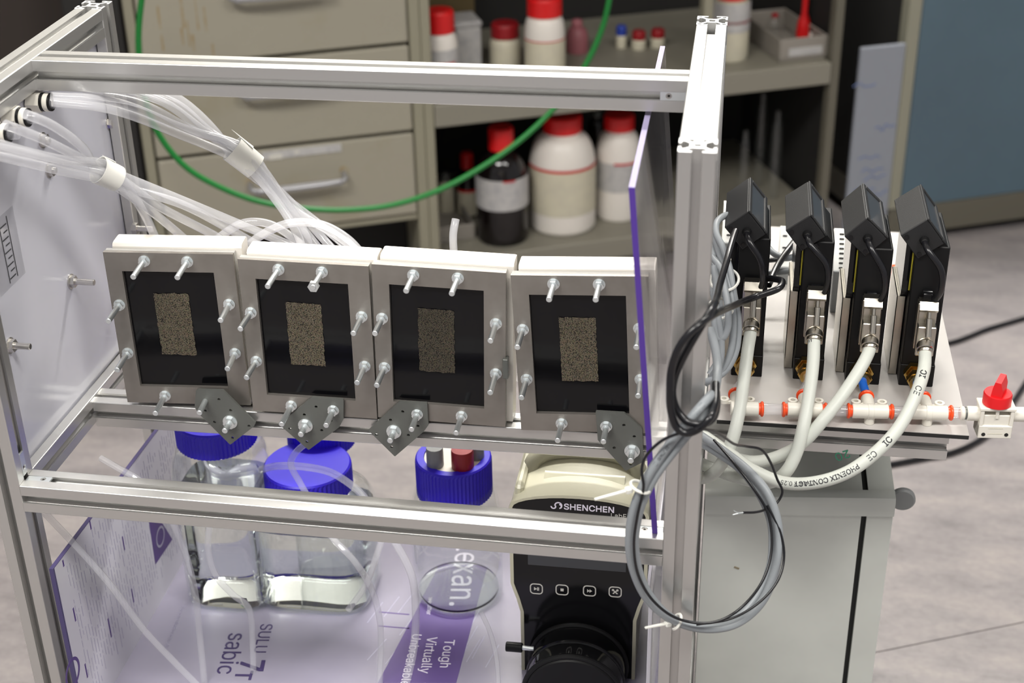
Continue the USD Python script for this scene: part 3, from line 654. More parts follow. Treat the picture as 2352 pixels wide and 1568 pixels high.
for k, px in enumerate((1232, 1291, 1354, 1413)):
    p = onp(px, 1352+k*2.4); c = (p[0], p[2])
    m = [extrude(rrect(0.0138, 0.0138, 0.0042, *c).difference(rrect(0.0115, 0.0115, 0.0032, *c)), 0.0005, (0, PY-0.0008, 0), EX, EZ, -EY)]
    X0, Z0 = c; s = 0.0021
    if k == 0: sh = [Polygon([(X0-s*1.2, Z0-s), (X0-s*1.2, Z0+s), (X0+s*0.3, Z0)]), sbox(X0+s*0.35, Z0-s, X0+s*0.75, Z0+s), sbox(X0+s*0.95, Z0-s, X0+s*1.35, Z0+s)]
    elif k == 1: sh = [sbox(X0-s*.8, Z0-s*.8, X0+s*.8, Z0+s*.8)]
    elif k == 2: sh = [Polygon([(X0-s*1.2, Z0-s), (X0-s*1.2, Z0+s), (X0+s*0.1, Z0)]), Polygon([(X0, Z0-s), (X0, Z0+s), (X0+s*1.3, Z0)])]
    else:
        bar = sbox(X0-s*1.6, Z0-s*0.3, X0+s*1.6, Z0+s*0.3)
        sh = [affinity.rotate(bar, 45, origin=c), affinity.rotate(bar, -45, origin=c), Point(X0-s*1.1, Z0+s*1.1).buffer(s*0.6), Point(X0+s*1.1, Z0+s*1.1).buffer(s*0.6)]
    sh = unary_union(sh)
    m += [extrude(g, 0.0005, (0, PY-0.0008, 0), EX, EZ, -EY) for g in getattr(sh, 'geoms', [sh])]
    obj('button', m, 'print_light', fa_)
lg = onp(1294, 1169); lge = onp(1388, 1169)
h = 0.0088
obj('lettering', text('SHENCHEN', h*0.78, (lg[0], PY-0.0010, lg[2]), EX, EZ, 0.0003, True), 'print_white', fa_)
lc = onp(1279, 1161); e = 0.0052
arc = lambda cx_, cz_, r, a0, a1: Polygon([(cx_+r*math.cos(q), cz_+r*math.sin(q)) for q in np.linspace(a0, a1, 14)] + [(cx_+(r-0.0015)*math.cos(q), cz_+(r-0.0015)*math.sin(q)) for q in np.linspace(a1, a0, 14)])
lgm = unary_union([arc(lc[0]+0.0015, lc[2]+0.0004, 0.0042, -0.7, PI+0.2), arc(lc[0]-0.0035, lc[2]-0.0014, 0.0030, PI*0.95, 2*PI+0.5), arc(lc[0]+0.0025, lc[2]-0.0008, 0.0030, -PI/2, PI*0.5)])
obj('logo', [extrude(g, 0.0003, (0, PY-0.0008, 0), EX, EZ, -EY) for g in getattr(lgm, 'geoms', [lgm])], 'print_white', fa_)
m6 = onp(1402, 1188)
obj('lettering', text('LabF6', 0.0052, (m6[0], PY-0.0010, m6[2]), EX, EZ, 0.0003), 'print_light', fa_)
# carrying handle: a loop that rises out of a hollow in the top
zt_ = 0.452
obj('top_cover', m3.Manifold.hull_points(np.array([(x, y, z) for x, dx in ((px0+0.006, 1), (px1-0.006, -1)) for (y, z) in ((PY+0.006, 0.442), (PY+0.182, 0.442))] + [(x, y, z) for x in (px0+0.022, px1-0.022) for (y, z) in ((PY+0.012, zt_+0.006), (PY+0.178, zt_+0.006))], float)), 'pump_cream', pump)
hx0, hx1 = px0+0.020, px1-0.020
obj('handle', tube([(hx0-0.004, 0.200, zt_-0.004), (hx0-0.003, 0.212, zt_+0.012), (hx0+0.012, 0.222, zt_+0.019), (pcx, 0.226, zt_+0.021), (hx1-0.012, 0.222, zt_+0.019), (hx1+0.003, 0.212, zt_+0.012), (hx1+0.004, 0.200, zt_-0.004)], 0.0095, 16), 'pump_cream', pump)
obj('grip', m3.Manifold.hull_points(np.array([(x, y, z) for x in (hx0+0.012, hx1-0.008) for (y, z) in ((PY+0.024, zt_+0.004), (PY+0.024, zt_+0.008), (PY+0.036, zt_+0.016), (PY+0.042, zt_+0.016), (PY+0.046, zt_+0.004))], float)), 'pump_cream', pump)
for x in (px0+0.004, px1-0.013): obj('side_rib', bx(x, x+0.009, PY+0.012, PY+0.175, 0.440, zt_+0.014, 0.003), 'pump_cream', pump)
# pump head with stacked rims
hc = (pcx+0.001, 0.256); hd = obj('pump_head', cyl((hc[0], PY-0.001, hc[1]), (hc[0], 0.088, hc[1]), 0.050, n=48, bevel=0.002), 'black_plastic', pump, label='black pump head')
for y, r, look in ((0.142, 0.0545, 'black_plastic'), (0.1165, 0.053, 'black_gloss'), (0.092, 0.0545, 'black_plastic')):
    obj('rim', torus((hc[0], y, hc[1]), EY, r-0.003, 0.0032, 48, 10), look, hd)
obj('head_cover', cyl((hc[0], 0.139, hc[1]), (hc[0], 0.095, hc[1]), 0.0515, n=48), 'head_cover', hd, label='smoky clear cover')
ps = at(1200, 1487, y=0.125); pe = at(1162, 1484, y=0.125)
obj('knob', cyl(ps, pe, 0.0053, n=20, bevel=0.0008), 'black_plastic', hd, label='black locking knob')
obj('pin', cyl(at(1226, 1489, y=0.125), ps, 0.0026, n=12), 'zinc', hd)

# ------------------------------------------------------------------ mounting plate, flow controllers
ZPT = 0.560
plate = thing('mounting_plate', 'white composite plate with a black core, carrying the four flow controllers', 'plate', (0.16, 0.38, 0.555))
pv = lambda z0, z1, g=0.0: m3.Manifold.hull_points(np.array([(x, y, z) for z in (z0, z1) for (x, y) in ((0.0415+g, 0.1640+g), (0.2805-g, 0.1640+g), (0.2800-g, 0.632), (0.0415+g, 0.632))], float))
obj('core', pv(0.5552, 0.5594), 'black_core', plate, label='black core')
obj('face', pv(0.5594, ZPT), 'white_plate', plate, label='white top face')
for px, py in ((1978, 946), (2104, 970)):
    p = at(px, py, z=ZPT)
GC = 'four flow controllers in a row on the white plate'
HEADS = [((1721.6, 483), (1663.5, 521.6), (1763.5, 536)), ((1864.5, 492), (1804, 529), (1903, 540)), ((1994, 498), (1939, 543), (2040, 547)), ((2133.5, 501), (2068, 540), (2174, 557))]
BODY = [(0.0536, 0.0838), (0.1163, 0.1451), (0.1685, 0.2010), (0.2215, 0.2540)]
LAB = ['black flow controller nearest the right front post, leftmost of the row', 'second black flow controller from the left, with a clear tube below', 'third black flow controller from the left, with a blue tube below', 'rightmost black flow controller, at the free end of the white plate']
YF = 0.2535
HOODS = [(1724, 716), (1866, 735), (2004, 752), (2127, 762)]
for i in range(4):
    x0, x1 = BODY[i]; xc = (x0+x1)/2; YFi = YF - 0.002*(i == 2)
    t = thing('flow_controller', LAB[i], 'flow controller', (xc, YFi+0.05, ZPT), GC)
    d, c, f = [at(*p, y=0.250) for p in HEADS[i]]
    zb_ = ZPT+0.0003; ztop = c[2]-0.012
    obj('body', [bx(x0, x1, YFi, YFi+0.085, zb_, ztop, 0.001), m3.Manifold.hull_points(np.array([(x, y, z) for y in (YFi+0.001, YFi+0.07) for (x, z) in ((x0+0.002, ztop-0.002), (x1-0.0005, ztop-0.002), (f[0]-0.001, f[2]-0.002), (c[0]+0.006, c[2]-0.006), ((d[0]), d[2]-0.012))], float))], 'black_plastic', t)
    obj('base', bx(x0-0.0006, x1+0.0006, YFi-0.0012, YFi+0.09, zb_, zb_+0.024, 0.0006), 'black_plastic', t)
    obj('side_cover', m3.Manifold.hull_points(np.array([(x, y, z) for x in (x0-0.007, x0-0.0005) for (y, z) in ((YFi+0.014, ztop-0.055), (YFi+0.018, ztop-0.063), (YFi+0.085, ztop-0.063), (YFi+0.085, ztop+0.004), (YFi+0.014, ztop+0.004))], float)), 'black_gloss', t)
    obj('label_strip', bx(x0-0.0016, x0-0.0002, YFi+0.004, YFi+0.0052, ztop-0.050, ztop-0.004, 0.0002), 'yellow_edge' if i else 'black_gloss', t)
    obj('steel_block', bx(x0-0.0095, x0-0.0007, YFi+0.02, YFi+0.088, zb_, ztop-0.064, 0.0008), 'nickel', t)
    # tilted display head, a square tube turned about the depth axis
    lX = d-c; lX /= np.linalg.norm(lX); rX = f-d; rX /= np.linalg.norm(rX); wl, wr = np.linalg.norm(d-c), np.linalg.norm(f-d)
    e1 = -lX; e2 = np.cross(EY, e1); e2 = e2 if e2 @ rX > 0 else -e2
    LH = 0.086
    def hb(a0, a1, b0, b1, y0, y1, bv=0.0008): return tf(bx(a0, a1, b0, b1, y0, y1, bv), np.stack([e1, e2, EY], 1), d) if np.linalg.det(np.stack([e1, e2, EY], 1)) > 0 else tf(bx(b0, b1, a0, a1, y0, y1, bv), np.stack([e2, e1, EY], 1), d)
    hdp = obj('display_head', [hb(0.002, wl, 0, wr, 0, LH), hb(0.0, 0.0022, 0, 0.0048, -0.0004, LH), hb(0.0, 0.0022, wr-0.005, wr, -0.0004, LH), hb(0.0, 0.0022, 0.004, wr-0.004, LH-0.006, LH), hb(0.0, 0.0022, 0.004, wr-0.004, 0.0, 0.003)], 'black_anodised', t, label='tilted black display head')
    obj('display', hb(0.0012, 0.0026, 0.0046, wr-0.0046, 0.003, LH-0.006, 0.0001), 'pump_screen', hdp)
    obj('screw', [tf(lathe([(0, 0), (0.0022, 0), (0.0022, 0.0006), (0, 0.0006)], 14), np.stack(frame_of(-EY), 1), d+e1*u+e2*w-EY*0.0003) for u, w in ((wl-0.004, 0.005), (wl-0.004, wr-0.004))], 'stainless' if False else 'black_gloss', hdp)
    gl = d + e1*wl*0.5 + e2*wr*0.55
    obj('gland', cyl(gl, gl-EY*0.006, 0.0046, 0.0038, n=20, bevel=0.001), 'black_plastic', hdp)
    zs = ztop-0.055
    obj('head_cable', tube([gl-EY*0.004, gl+np.array([0.003, -0.016, -0.004]), (xc+0.006, YFi-0.024, ztop-0.012), (xc+0.0095, YFi-0.022, ztop-0.032), (xc+0.007, YFi-0.012, ztop-0.050), (xc+0.003, YFi+0.001, ztop-0.058)], 0.0031, 12), 'black_rubber', t, label='short glossy black cable')
    obj('socket', [bx(xc-0.005, xc+0.005, YFi-0.004, YFi+0.001, ztop-0.062, ztop-0.046), bx(xc-0.0045, xc+0.0045, YFi-0.008, YFi-0.003, ztop-0.054, ztop-0.047)], 'black_gloss', t)
    obj('screw', [tf(lathe([(0, 0), (0.003, 0), (0.0026, 0.001), (0, 0.0012)], 16), np.stack(frame_of(-EY), 1), (xc-0.003, YFi, ztop-0.004))], 'black_gloss', t)
    # brass fitting at the foot
    bz = zb_+0.0165
    bf = obj('brass_fitting', [hexnut((xc-0.002, YFi-0.001, bz), -EY, 0.0118, 0.008), cyl((xc-0.002, YFi-0.009, bz), (xc-0.002, YFi-0.012, bz), 0.0068, n=24), hexnut((xc-0.002, YFi-0.012, bz), -EY, 0.0098, 0.009), cyl((xc-0.002, YFi-0.021, bz), (xc-0.002, YFi-0.0245, bz), 0.0086, 0.0074, n=24)], 'brass', t, label='brass compression fitting')

# ------------------------------------------------------------------ row of push-in tees, short tubes and the valve
ta, tb = at(1700, 938, z=0.573), at(2186, 948, z=0.573); TX = tb-ta; TX /= np.linalg.norm(TX); TY = np.cross(EZ, TX)
def tpt(px, dy=0.0, dz=0.0):
    k = (at(px, 938+10*(px-1700)/486, z=0.573)-ta) @ TX; return ta + TX*k + TY*dy + EZ*dz
GT = 'white push-in tees in a line along the front of the white plate'
def tee(pl, pr, pc, label, left_ring=True):
    t = thing('tee_fitting', label, 'fitting', tpt(pc), GT)
    A, B, Cc = tpt(pl), tpt(pr), tpt(pc)
    obj('body', [cyl(A, B, 0.0071, n=24, bevel=0.0006), cyl(Cc-TX*0.003, Cc+TX*0.003, 0.0075, n=24, bevel=0.0006), cyl(Cc, Cc+TY*0.024, 0.0062, n=24, bevel=0.0006)], 'white_fitting', t)
    for s in (-1, 1):
        e = Cc+TX*0.0125*s+TY*0.0115
        obj('ear', [ring(e+EZ*0.0005, EZ, 0.0024, 0.0047, 0.004, 20), tf(bx(-0.004, 0.004, -0.0015, 0.0015, -0.001, 0.0025), np.stack([TX, TY, EZ], 1), Cc+TX*0.0075*s+TY*0.0105)], 'white_fitting', t)
    rings = [(B, TX), (Cc+TY*0.024, TY)] + ([(A, -TX)] if left_ring else [])
    for p, dd in rings:
        obj('release_ring', [cyl(p-dd*0.0005, p+dd*0.002, 0.0058, n=24), cyl(p+dd*0.002, p+dd*0.0048, 0.0076, n=24, bevel=0.0008)], 'orange_ring', t, label='orange release ring')
    obj('foot', [cyl(Cc-EZ*(0.573-ZPT-0.0003), Cc-EZ*0.004, 0.005, n=16)], 'white_fitting', t)
    return Cc
CT = [tee(1678, 1742, 1694, 'leftmost white tee, half hidden by the leftmost thick white cable', False), tee(1808, 1888, 1853, 'second white tee from the left, behind the second thick white cable'),
      tee(1957, 2040, 1999, 'third white tee from the left, joined to a blue tube and most fully in view'), tee(2093, 2176, 2132, 'rightmost white tee, joined to the blue tube and the valve')]
def joint(a, b, r, look, label, group=None): return obj('link_tube', cyl(a, b, r, n=20), look, None, label, 'tube', group)
GJ = 'short clear tubes between the white tees'
joint(tpt(1746), tpt(1803), 0.0057, 'clear_tube', 'short clear tube between the first and second white tee', GJ)
joint(tpt(1893), tpt(1952), 0.0057, 'clear_tube', 'short clear tube between the second and third white tee', GJ)
joint(tpt(2046), tpt(2088), 0.0057, 'clear_tube', 'short clear tube between the third and fourth white tee, behind the cable', GJ)
joint(tpt(2181), tpt(2232), 0.0057, 'clear_tube', 'short clear tube between the rightmost tee and the red valve', GJ)
for i, look, lab in ((0, 'clear_tube', 'clear tube from the leftmost tee up to the first brass fitting'), (1, 'clear_tube', 'clear tube from the second tee up to the second brass fitting'), (2, 'blue_tube', 'blue tube under the third flow controller, all in view'), (3, 'blue_tube', 'blue tube under the rightmost flow controller, half behind the white cable')):
    xc = sum(BODY[i])/2
    obj('riser_tube', tube([CT[i]+TY*0.026, CT[i]+TY*0.033+EZ*0.001, (xc-0.002, YF-0.034, ZPT+0.0168), (xc-0.002, YF-0.0225-0.002*(i == 2), ZPT+0.0168)], 0.0043, 14), look, None, lab, 'tube')
va, vb = tpt(2226), tpt(2272); VC = tpt(2290) 
valve = thing('shut_off_valve', 'cream hand valve with a red knob past the right end of the white plate', 'valve', VC)
R3 = np.stack([TX, TY, EZ], 1); vx = (tpt(2244)-VC) @ TX; vx1 = (tpt(2326)-VC) @ TX
gv = lambda m: tf(m, R3, VC)
obj('body', [gv(bx(vx, vx1, -0.0105, 0.0105, 0.0085, 0.0118, 0.0006)), gv(bx(vx+0.001, vx+0.0045, -0.0100, 0.0100, -0.0215, 0.009, 0.0005)), gv(bx(vx1-0.0045, vx1-0.001, -0.0100, 0.0100, -0.0215, 0.009, 0.0005)),
             gv(bx(vx+0.004, vx1-0.004, -0.0085, 0.0100, -0.0215, 0.0035, 0.0008)), gv(bx(vx+0.001, vx1-0.001, -0.0104, 0.0100, -0.0215, -0.0075, 0.0008)), gv(bx((vx+vx1)/2-0.0015, (vx+vx1)/2+0.0015, -0.0098, 0.01, 0.0, 0.009, 0.0004))], 'white_fitting', valve)
obj('port', cyl(VC+TX*(vx+0.002), VC+TX*(vx-0.010), 0.0072, n=28, bevel=0.0006), 'white_fitting', valve)
obj('seal_ring', cyl(VC+TX*(vx-0.010), VC+TX*(vx-0.0115), 0.0062, n=28), 'dark_bracket', valve)
obj('release_ring', cyl(VC+TX*(vx-0.0115), VC+TX*(vx-0.0165), 0.0068, n=28, bevel=0.0012), 'white_fitting', valve)
obj('port', cyl(VC+TX*(vx1-0.002), VC+TX*(vx1+0.020), 0.0072, n=28, bevel=0.0006), 'white_fitting', valve)
mx = (vx+vx1)/2
kn = obj('knob', gv(lathe([(0, 0.0118), (0.0128, 0.0118), (0.0134, 0.0125), (0.0134, 0.0225), (0.0126, 0.0240), (0, 0.0240)], 48, (mx, 0, 0))), 'red_knob', valve, label='red turning knob')
hl = m3.Manifold.hull_points(np.array([(x, y, z) for (x, z) in ((-0.0045, 0.0236), (0.0058, 0.0236), (0.0058, 0.0320), (0.0035, 0.0395), (-0.0020, 0.0395), (-0.0035, 0.0330)) for y in (-0.011, 0.009)], float))
obj('grip', gv(tf(hl, rotz(-0.45), (mx, 0.0005, 0))), 'red_knob', kn)
obj('screw_hole', [gv(tf(lathe([(0, 0), (0.0019, 0), (0.0019, 0.0004), (0, 0.0004)], 14), np.stack(frame_of(-EY), 1), (xx, -0.0103, -0.0170))) for xx in (vx+0.006, vx1-0.006)], 'dark_inside', valve)
obj('moulded_lines', [gv(bx(mx-0.007, mx+0.007, -0.0106, -0.0103, z, z+0.0005, 0.0001)) for z in (-0.0105, -0.0165)], 'pump_cream', valve)

# ------------------------------------------------------------------ cables
def bent_text(s, h, S, s0, r, flip=1, bold=False, side=None, shift=0.0):
    """Print wrapped on a cable: x runs along the cable from arc length s0, y round it."""
    v, f = geo(meshkit.text_mesh(s, h, 0.00012, bold)); v[:, 1] -= h/2
    d = np.r_[0, np.cumsum(np.linalg.norm(np.diff(S, axis=0), axis=1))]; out = np.empty_like(v)
    T_ = np.gradient(S, axis=0); T_ /= np.linalg.norm(T_, axis=1, keepdims=True)
    for i, (x, y, z) in enumerate(v):
        q = s0 + flip*x; p = np.array([np.interp(q, d, S[:, k]) for k in range(3)]); t = np.array([np.interp(q, d, T_[:, k]) for k in range(3)]); t /= np.linalg.norm(t)
        n = (CAM - p) if side is None else np.asarray(side, float); n = n - t*(n @ t); n /= np.linalg.norm(n); b = np.cross(n, t*flip)
        a = y/r + shift; out[i] = p + (r+0.00012+z)*(n*math.cos(a) + b*math.sin(a))
    return out, f
GS = 'thick white signal cables of the four flow controllers'
def signal(i, path, label):
    x0, x1 = BODY[i]; xc = (x0+x1)/2 + 0.001; y1 = YF-0.0015-0.002*(i == 2); zc = at(*HOODS[i], y=YF-0.026)[2]
    p0 = np.array([xc, y1-0.027, zc-0.020])
    t = thing('signal_cable', label, 'cable', (xc, y1, zc), GS)
    P = [p0 + np.array([0, 0.008, 0.004]), p0] + pts(*path)
    S = spline(P, 8)
    obj('cable', tube(S, 0.0062, 16, smoothed=False), 'cable_white', t)
    w = 0.0088
    hd = obj('connector_hood', [bx(xc-w, xc+w, y1-0.023, y1-0.0003, zc-0.028, zc+0.004, 0.0008), bx(xc-w, xc+w, y1-0.013, y1-0.0003, zc+0.003, zc+0.018, 0.0008),
        m3.Manifold.hull_points(np.array([(x, y, z) for x in (xc-w, xc+w) for (y, z) in ((y1-0.003, zc+0.018), (y1-0.017, zc+0.0175), (y1-0.019, zc+0.0205), (y1-0.013, zc+0.027), (y1-0.003, zc+0.027))], float)),
        bx(xc-w-0.001, xc-w+0.002, y1-0.012, y1-0.0003, zc-0.026, zc+0.024, 0.0005)], 'nickel', t, label='metal connector hood')
    obj('thumb_screw', [cyl((xc+0.001, y1-0.014, zc+0.020), (xc+0.001, y1-0.022, zc+0.006), 0.0018, n=12), cyl((xc+0.001, y1-0.0195, zc+0.012), (xc+0.001, y1-0.0290, zc-0.004), 0.0031, n=18, bevel=0.0005)], 'nickel', hd)
    dd = p0 - (p0 + np.array([0, 0.010, 0.006]))
    obj('cable_gland', [cyl(p0+np.array([0, 0.007, 0.005]), p0+np.array([0, 0.0005, 0.001]), 0.0084, n=24, bevel=0.0008), cyl(p0+np.array([0, 0.001, 0.0014]), p0+np.array([0, -0.0015, -0.0008]), 0.0074, n=24, bevel=0.0005)], 'nickel', hd)
    return t, S
C1, S1 = signal(0, ((1718, 800, .214), (1709, 870, .188), (1698, 945, .158), (1682, 1010, .140), (1660, 1060, .135), (1632, 1092, .150), (1598, 1098, .190)), 'thick white cable of the leftmost flow controller, bending left behind the post')
C2, S2 = signal(1, ((1868, 830, .204), (1858, 910, .172), (1845, 980, .148), (1829, 1040, .135), (1805, 1084, .128), (1765, 1108, .140), (1690, 1095, .165), (1600, 1060, .20)), 'thick white cable of the second flow controller, hanging nearly straight')
C3, S3 = signal(2, ((1985, 830, .207), (1940, 900, .178), (1890, 965, .154), (1845, 1015, .146), (1800, 1043, .146), (1740, 1060, .148), (1702, 1056, .152), (1672, 1046, .154)), 'thick white cable of the third flow controller, passing behind the second cable')
C4, S4 = signal(3, ((2122, 850, .200), (2098, 920, .168), (2062, 985, .147), (2010, 1040, .130), (1945, 1085, .116), (1870, 1108, .110), (1800, 1108, .112), (1730, 1080, .118), (1680, 1045, .128), (1600, 990, .17)), 'thick white cable of the rightmost flow controller, in the longest bow, printed with CE marks')
def arc_at(S, px, py):
    d = S - CAM; z = d @ cw; u = np.stack([1176+FPX*(d @ cr)/z, 784-FPX*(d @ cu)/z], 1)
    L = np.r_[0, np.cumsum(np.linalg.norm(np.diff(S, axis=0), axis=1))]; return L[np.argmin(((u-(px, py))**2).sum(1))]
pr = [bent_text('PHOENIX CONTACT', 0.0046, S4, arc_at(S4, 1968, 1068), 0.0062, 1, True),
      bent_text('CE', 0.0058, S4, arc_at(S4, 2107, 890), 0.0062, 1), bent_text('ƆI', 0.0058, S4, arc_at(S4, 2118, 855), 0.0062, 1, True),
      bent_text('CE', 0.0058, S4, arc_at(S4, 2010, 1035), 0.0062, 1), bent_text('ƆI', 0.0058, S4, arc_at(S4, 2036, 1004), 0.0062, 1, True)]
try: pr.append(bent_text('0x14 x 0.25', 0.0040, S4, arc_at(S4, 1872, 1108), 0.0062, 1))
except Exception: pass
obj('print', pr, 'print_dark', C4, label='dark printed lettering')
obj('print', bent_text('CE', 0.0050, S2, arc_at(S2, 1866, 775), 0.0062, 1, side=(-0.9, -1, 0.3)), 'print_dark', C2)

GK = 'thin grey cables bundled between the right post and the first flow controller'
def grey(label, path, r=0.0034, group=GK): return obj('grey_cable', tube(pts(*path), r, 12), 'cable_grey', None, label, 'cable', group)
grey('outermost grey cable, arching out at the top of the bundle', ((1690, 500, .30), (1668, 494, .28), (1647, 510, .26), (1645, 535, .245), (1661, 570, .23), (1676, 618, .215), (1685, 673, .20), (1694, 721, .195), (1696, 760, .19), (1690, 807, .18), (1669, 848, .17), (1640, 870, .165), (1600, 880, .17)))
grey('grey cable bent into a tight hairpin at the middle of the bundle', ((1636, 590, .23), (1652, 612, .215), (1664, 660, .195), (1673, 720, .18), (1671, 755, .175), (1661, 775, .172), (1650, 777, .172), (1643, 757, .175), (1641, 704, .185), (1645, 652, .195), (1638, 610, .205)))
grey('grey cable beside the hairpin, reaching the bottom of the bundle', ((1638, 540, .25), (1651, 578, .235), (1666, 625, .215), (1681, 690, .195), (1684, 760, .185), (1676, 815, .175), (1655, 855, .168), (1620, 880, .17)))
grey('rear grey cable lying on the white plate edge', ((1632, 560, .27), (1643, 620, .25), (1652, 690, .23), (1658, 760, .22), (1652, 820, .21), (1630, 860, .20)))
grey('grey cable on the left of the bundle close to the post', ((1630, 640, .21), (1640, 680, .195), (1650, 730, .18), (1657, 790, .17), (1653, 835, .165), (1632, 870, .17)))
def cable_tie(label, c, d, R, tail=None, tdir=None, squash=1.0):
    t = thing('cable_tie', label, 'cable tie', c)
    obj('loop', torus(c, d, R, 0.0014, 28, 6), 'tie_white', t)
    if tail:
        tdir = np.asarray(tdir, float); tdir /= np.linalg.norm(tdir); a, b, z = frame_of(tdir)
        h = np.asarray(c)+tdir*(R+0.001)
        obj('head', tf(bx(-0.003, 0.003, -0.0025, 0.0025, -0.002, 0.004, 0.0008), np.stack([a, b, z], 1), h), 'tie_white', t)
        obj('tail', tf(m3.Manifold.hull_points(np.array([(x, y, z_) for (x, z_) in ((-0.0016, 0), (0.0016, 0), (0.0011, tail), (-0.0011, tail)) for y in (-0.0006, 0.0006)], float)), np.stack([a, b, z], 1), h+tdir*0.003), 'tie_white', t)
    return t
cable_tie('white cable tie round the grey cables at the height of the flow controller sockets', at(1664, 642, y=.206), (0.1, 0.5, -1), 0.0135)
cable_tie('white cable tie lower round the grey cables, behind the crossing black cable', at(1654, 708, y=.192), (0.1, 0.4, -1), 0.0125)
GR = 'grey cables coiled into a big ring round the right front post'
r1 = ((1631, 755, .11), (1645, 810, .09), (1648, 852, .07), (1641, 898, .032), (1628, 913, -.004), (1600, 945, -.020), (1545, 1012, -.022), (1492, 1087, -.026), (1457, 1165, -.028), (1446, 1240, -.028), (1456, 1310, -.026), (1490, 1378, -.022), (1548, 1424, -.018), (1620, 1443, -.012), (1690, 1432, .0), (1745, 1388, .015), (1777, 1322, .03), (1789, 1250, .042), (1784, 1190, .052), (1761, 1130, .065), (1720, 1082, .08), (1668, 1040, .10), (1610, 1000, .13))
grey('printed grey cable on the outside of the big ring, tied at the left', r1, 0.0042, GR)
r2 = ((1640, 880, .07), (1640, 915, .03), (1612, 960, -.016), (1560, 1022, -.020), (1505, 1095, -.024), (1472, 1165, -.026), (1459, 1240, -.026), (1470, 1318, -.024), (1503, 1380, -.02), (1556, 1425, -.0135), (1625, 1436, -.004), (1690, 1420, .010), (1738, 1370, .025), (1766, 1310, .038), (1774, 1245, .050), (1768, 1190, .060), (1742, 1132, .072), (1702, 1080, .09), (1655, 1045, .11), (1605, 1015, .14))
grey('plain grey cable on the inside of the big ring', r2, 0.0036, GR)
S_r1 = spline(pts(*r1), 8)
dots = [bent_text('|||  |||', 0.0026, S_r1, arc_at(S_r1, 1612, 932), 0.0042, 1), bent_text('20 JTM/D', 0.0024, S_r1, arc_at(S_r1, 1540, 1018), 0.0042, 1), bent_text('|||', 0.0026, S_r1, arc_at(S_r1, 1510, 1062), 0.0042, 1)]
obj('print', dots, 'print_dark', '/World/grey_cable_005')
cable_tie('white cable tie with a long tail at the left of the big grey ring', at(1470, 1118, y=-.026), at(1500, 1075, y=-.024)-at(1455, 1165, y=-.028), 0.0088, 0.030, at(1400, 1133, y=-.045)-at(1462, 1116, y=-.032))
cable_tie('white cable tie with a thin tail at the bottom of the big grey ring', at(1554, 1427, y=-.015), at(1590, 1438, y=-.012)-at(1510, 1400, y=-.019), 0.0072, 0.022, at(1505, 1440, y=-.03)-at(1545, 1432, y=-.02))
def black(label, path, r, name='black_cable', group=None, look='black_rubber'): return obj(name, tube(pts(*path), r, 12), look, None, label, 'cable', group)
black('glossy black cable falling steeply from the leftmost display head in front of the post', ((1690, 530, .240), (1680, 560, .22), (1669, 600, .19), (1655, 648, .13), (1646, 686, .055), (1634, 711, -.004), (1608, 753, -.020), (1573, 814, -.024), (1549, 868, -.022), (1545, 908, -.022), (1556, 943, -.022), (1577, 966, -.026), (1608, 974, -.030), (1633, 966, -.022), (1646, 935, .0), (1645, 900, .02)), 0.0033)
black('glossy black cable crossing the first connector hood and looping below the other', ((1750, 640, .27), (1775, 640, .24), (1797, 647, .215), (1787, 663, .200), (1734, 682, .196), (1681, 703, .125), (1652, 716, .035), (1632, 727, -.008), (1600, 750, -.026), (1566, 787, -.031), (1543, 845, -.030), (1539, 895, -.032), (1541, 943, -.032), (1555, 982, -.032), (1575, 994, -.034), (1603, 986, -.036), (1630, 960, -.034), (1642, 930, -.01), (1644, 880, .02)), 0.0033)
w1 = black('thin black wire along the inside of the big ring', ((1608, 985, -.040), (1570, 992, -.034), (1520, 1012, -.030), (1482, 1050, -.030), (1474, 1080, -.032), (1478, 1118, -.034), (1464, 1185, -.034), (1456, 1250, -.034), (1466, 1320, -.031), (1500, 1379, -.028), (1556, 1420, -.025), (1630, 1430, -.018), (1690, 1405, -.005), (1748, 1340, .01), (1772, 1265, .03), (1764, 1180, .05), (1728, 1118, .06), (1688, 1066, .075), (1640, 1010, .11)), 0.0013, 'black_wire')
w2 = black('thin black wire stepping out right to two bare strands in front of the grey cabinet', ((1600, 984, -.041), (1630, 988, -.02), (1655, 998, .0), (1688, 1020, .03), (1715, 1025, .05), (1748, 1032, .06), (1770, 1062, .07), (1785, 1100, .075), (1797, 1130, .075), (1784, 1155, .07), (1762, 1168, .06), (1735, 1176, .04), (1708, 1177, .03)), 0.0012, 'black_wire')
obj('bare_strand', [tube(pts((1708, 1177, .03), (1695, 1177, .028), (1685, 1172, .027)), 0.0004, 6), tube(pts((1708, 1177, .03), (1696, 1179, .028), (1683, 1182, .027)), 0.0004, 6)], 'zinc', w2)
black('thin black wire on the outside right of the big ring', ((1762, 1160, .055), (1790, 1215, .045), (1801, 1275, .035), (1788, 1330, .02), (1745, 1382, .005), (1680, 1420, -.008), (1600, 1434, -.022)), 0.0012, 'black_wire')

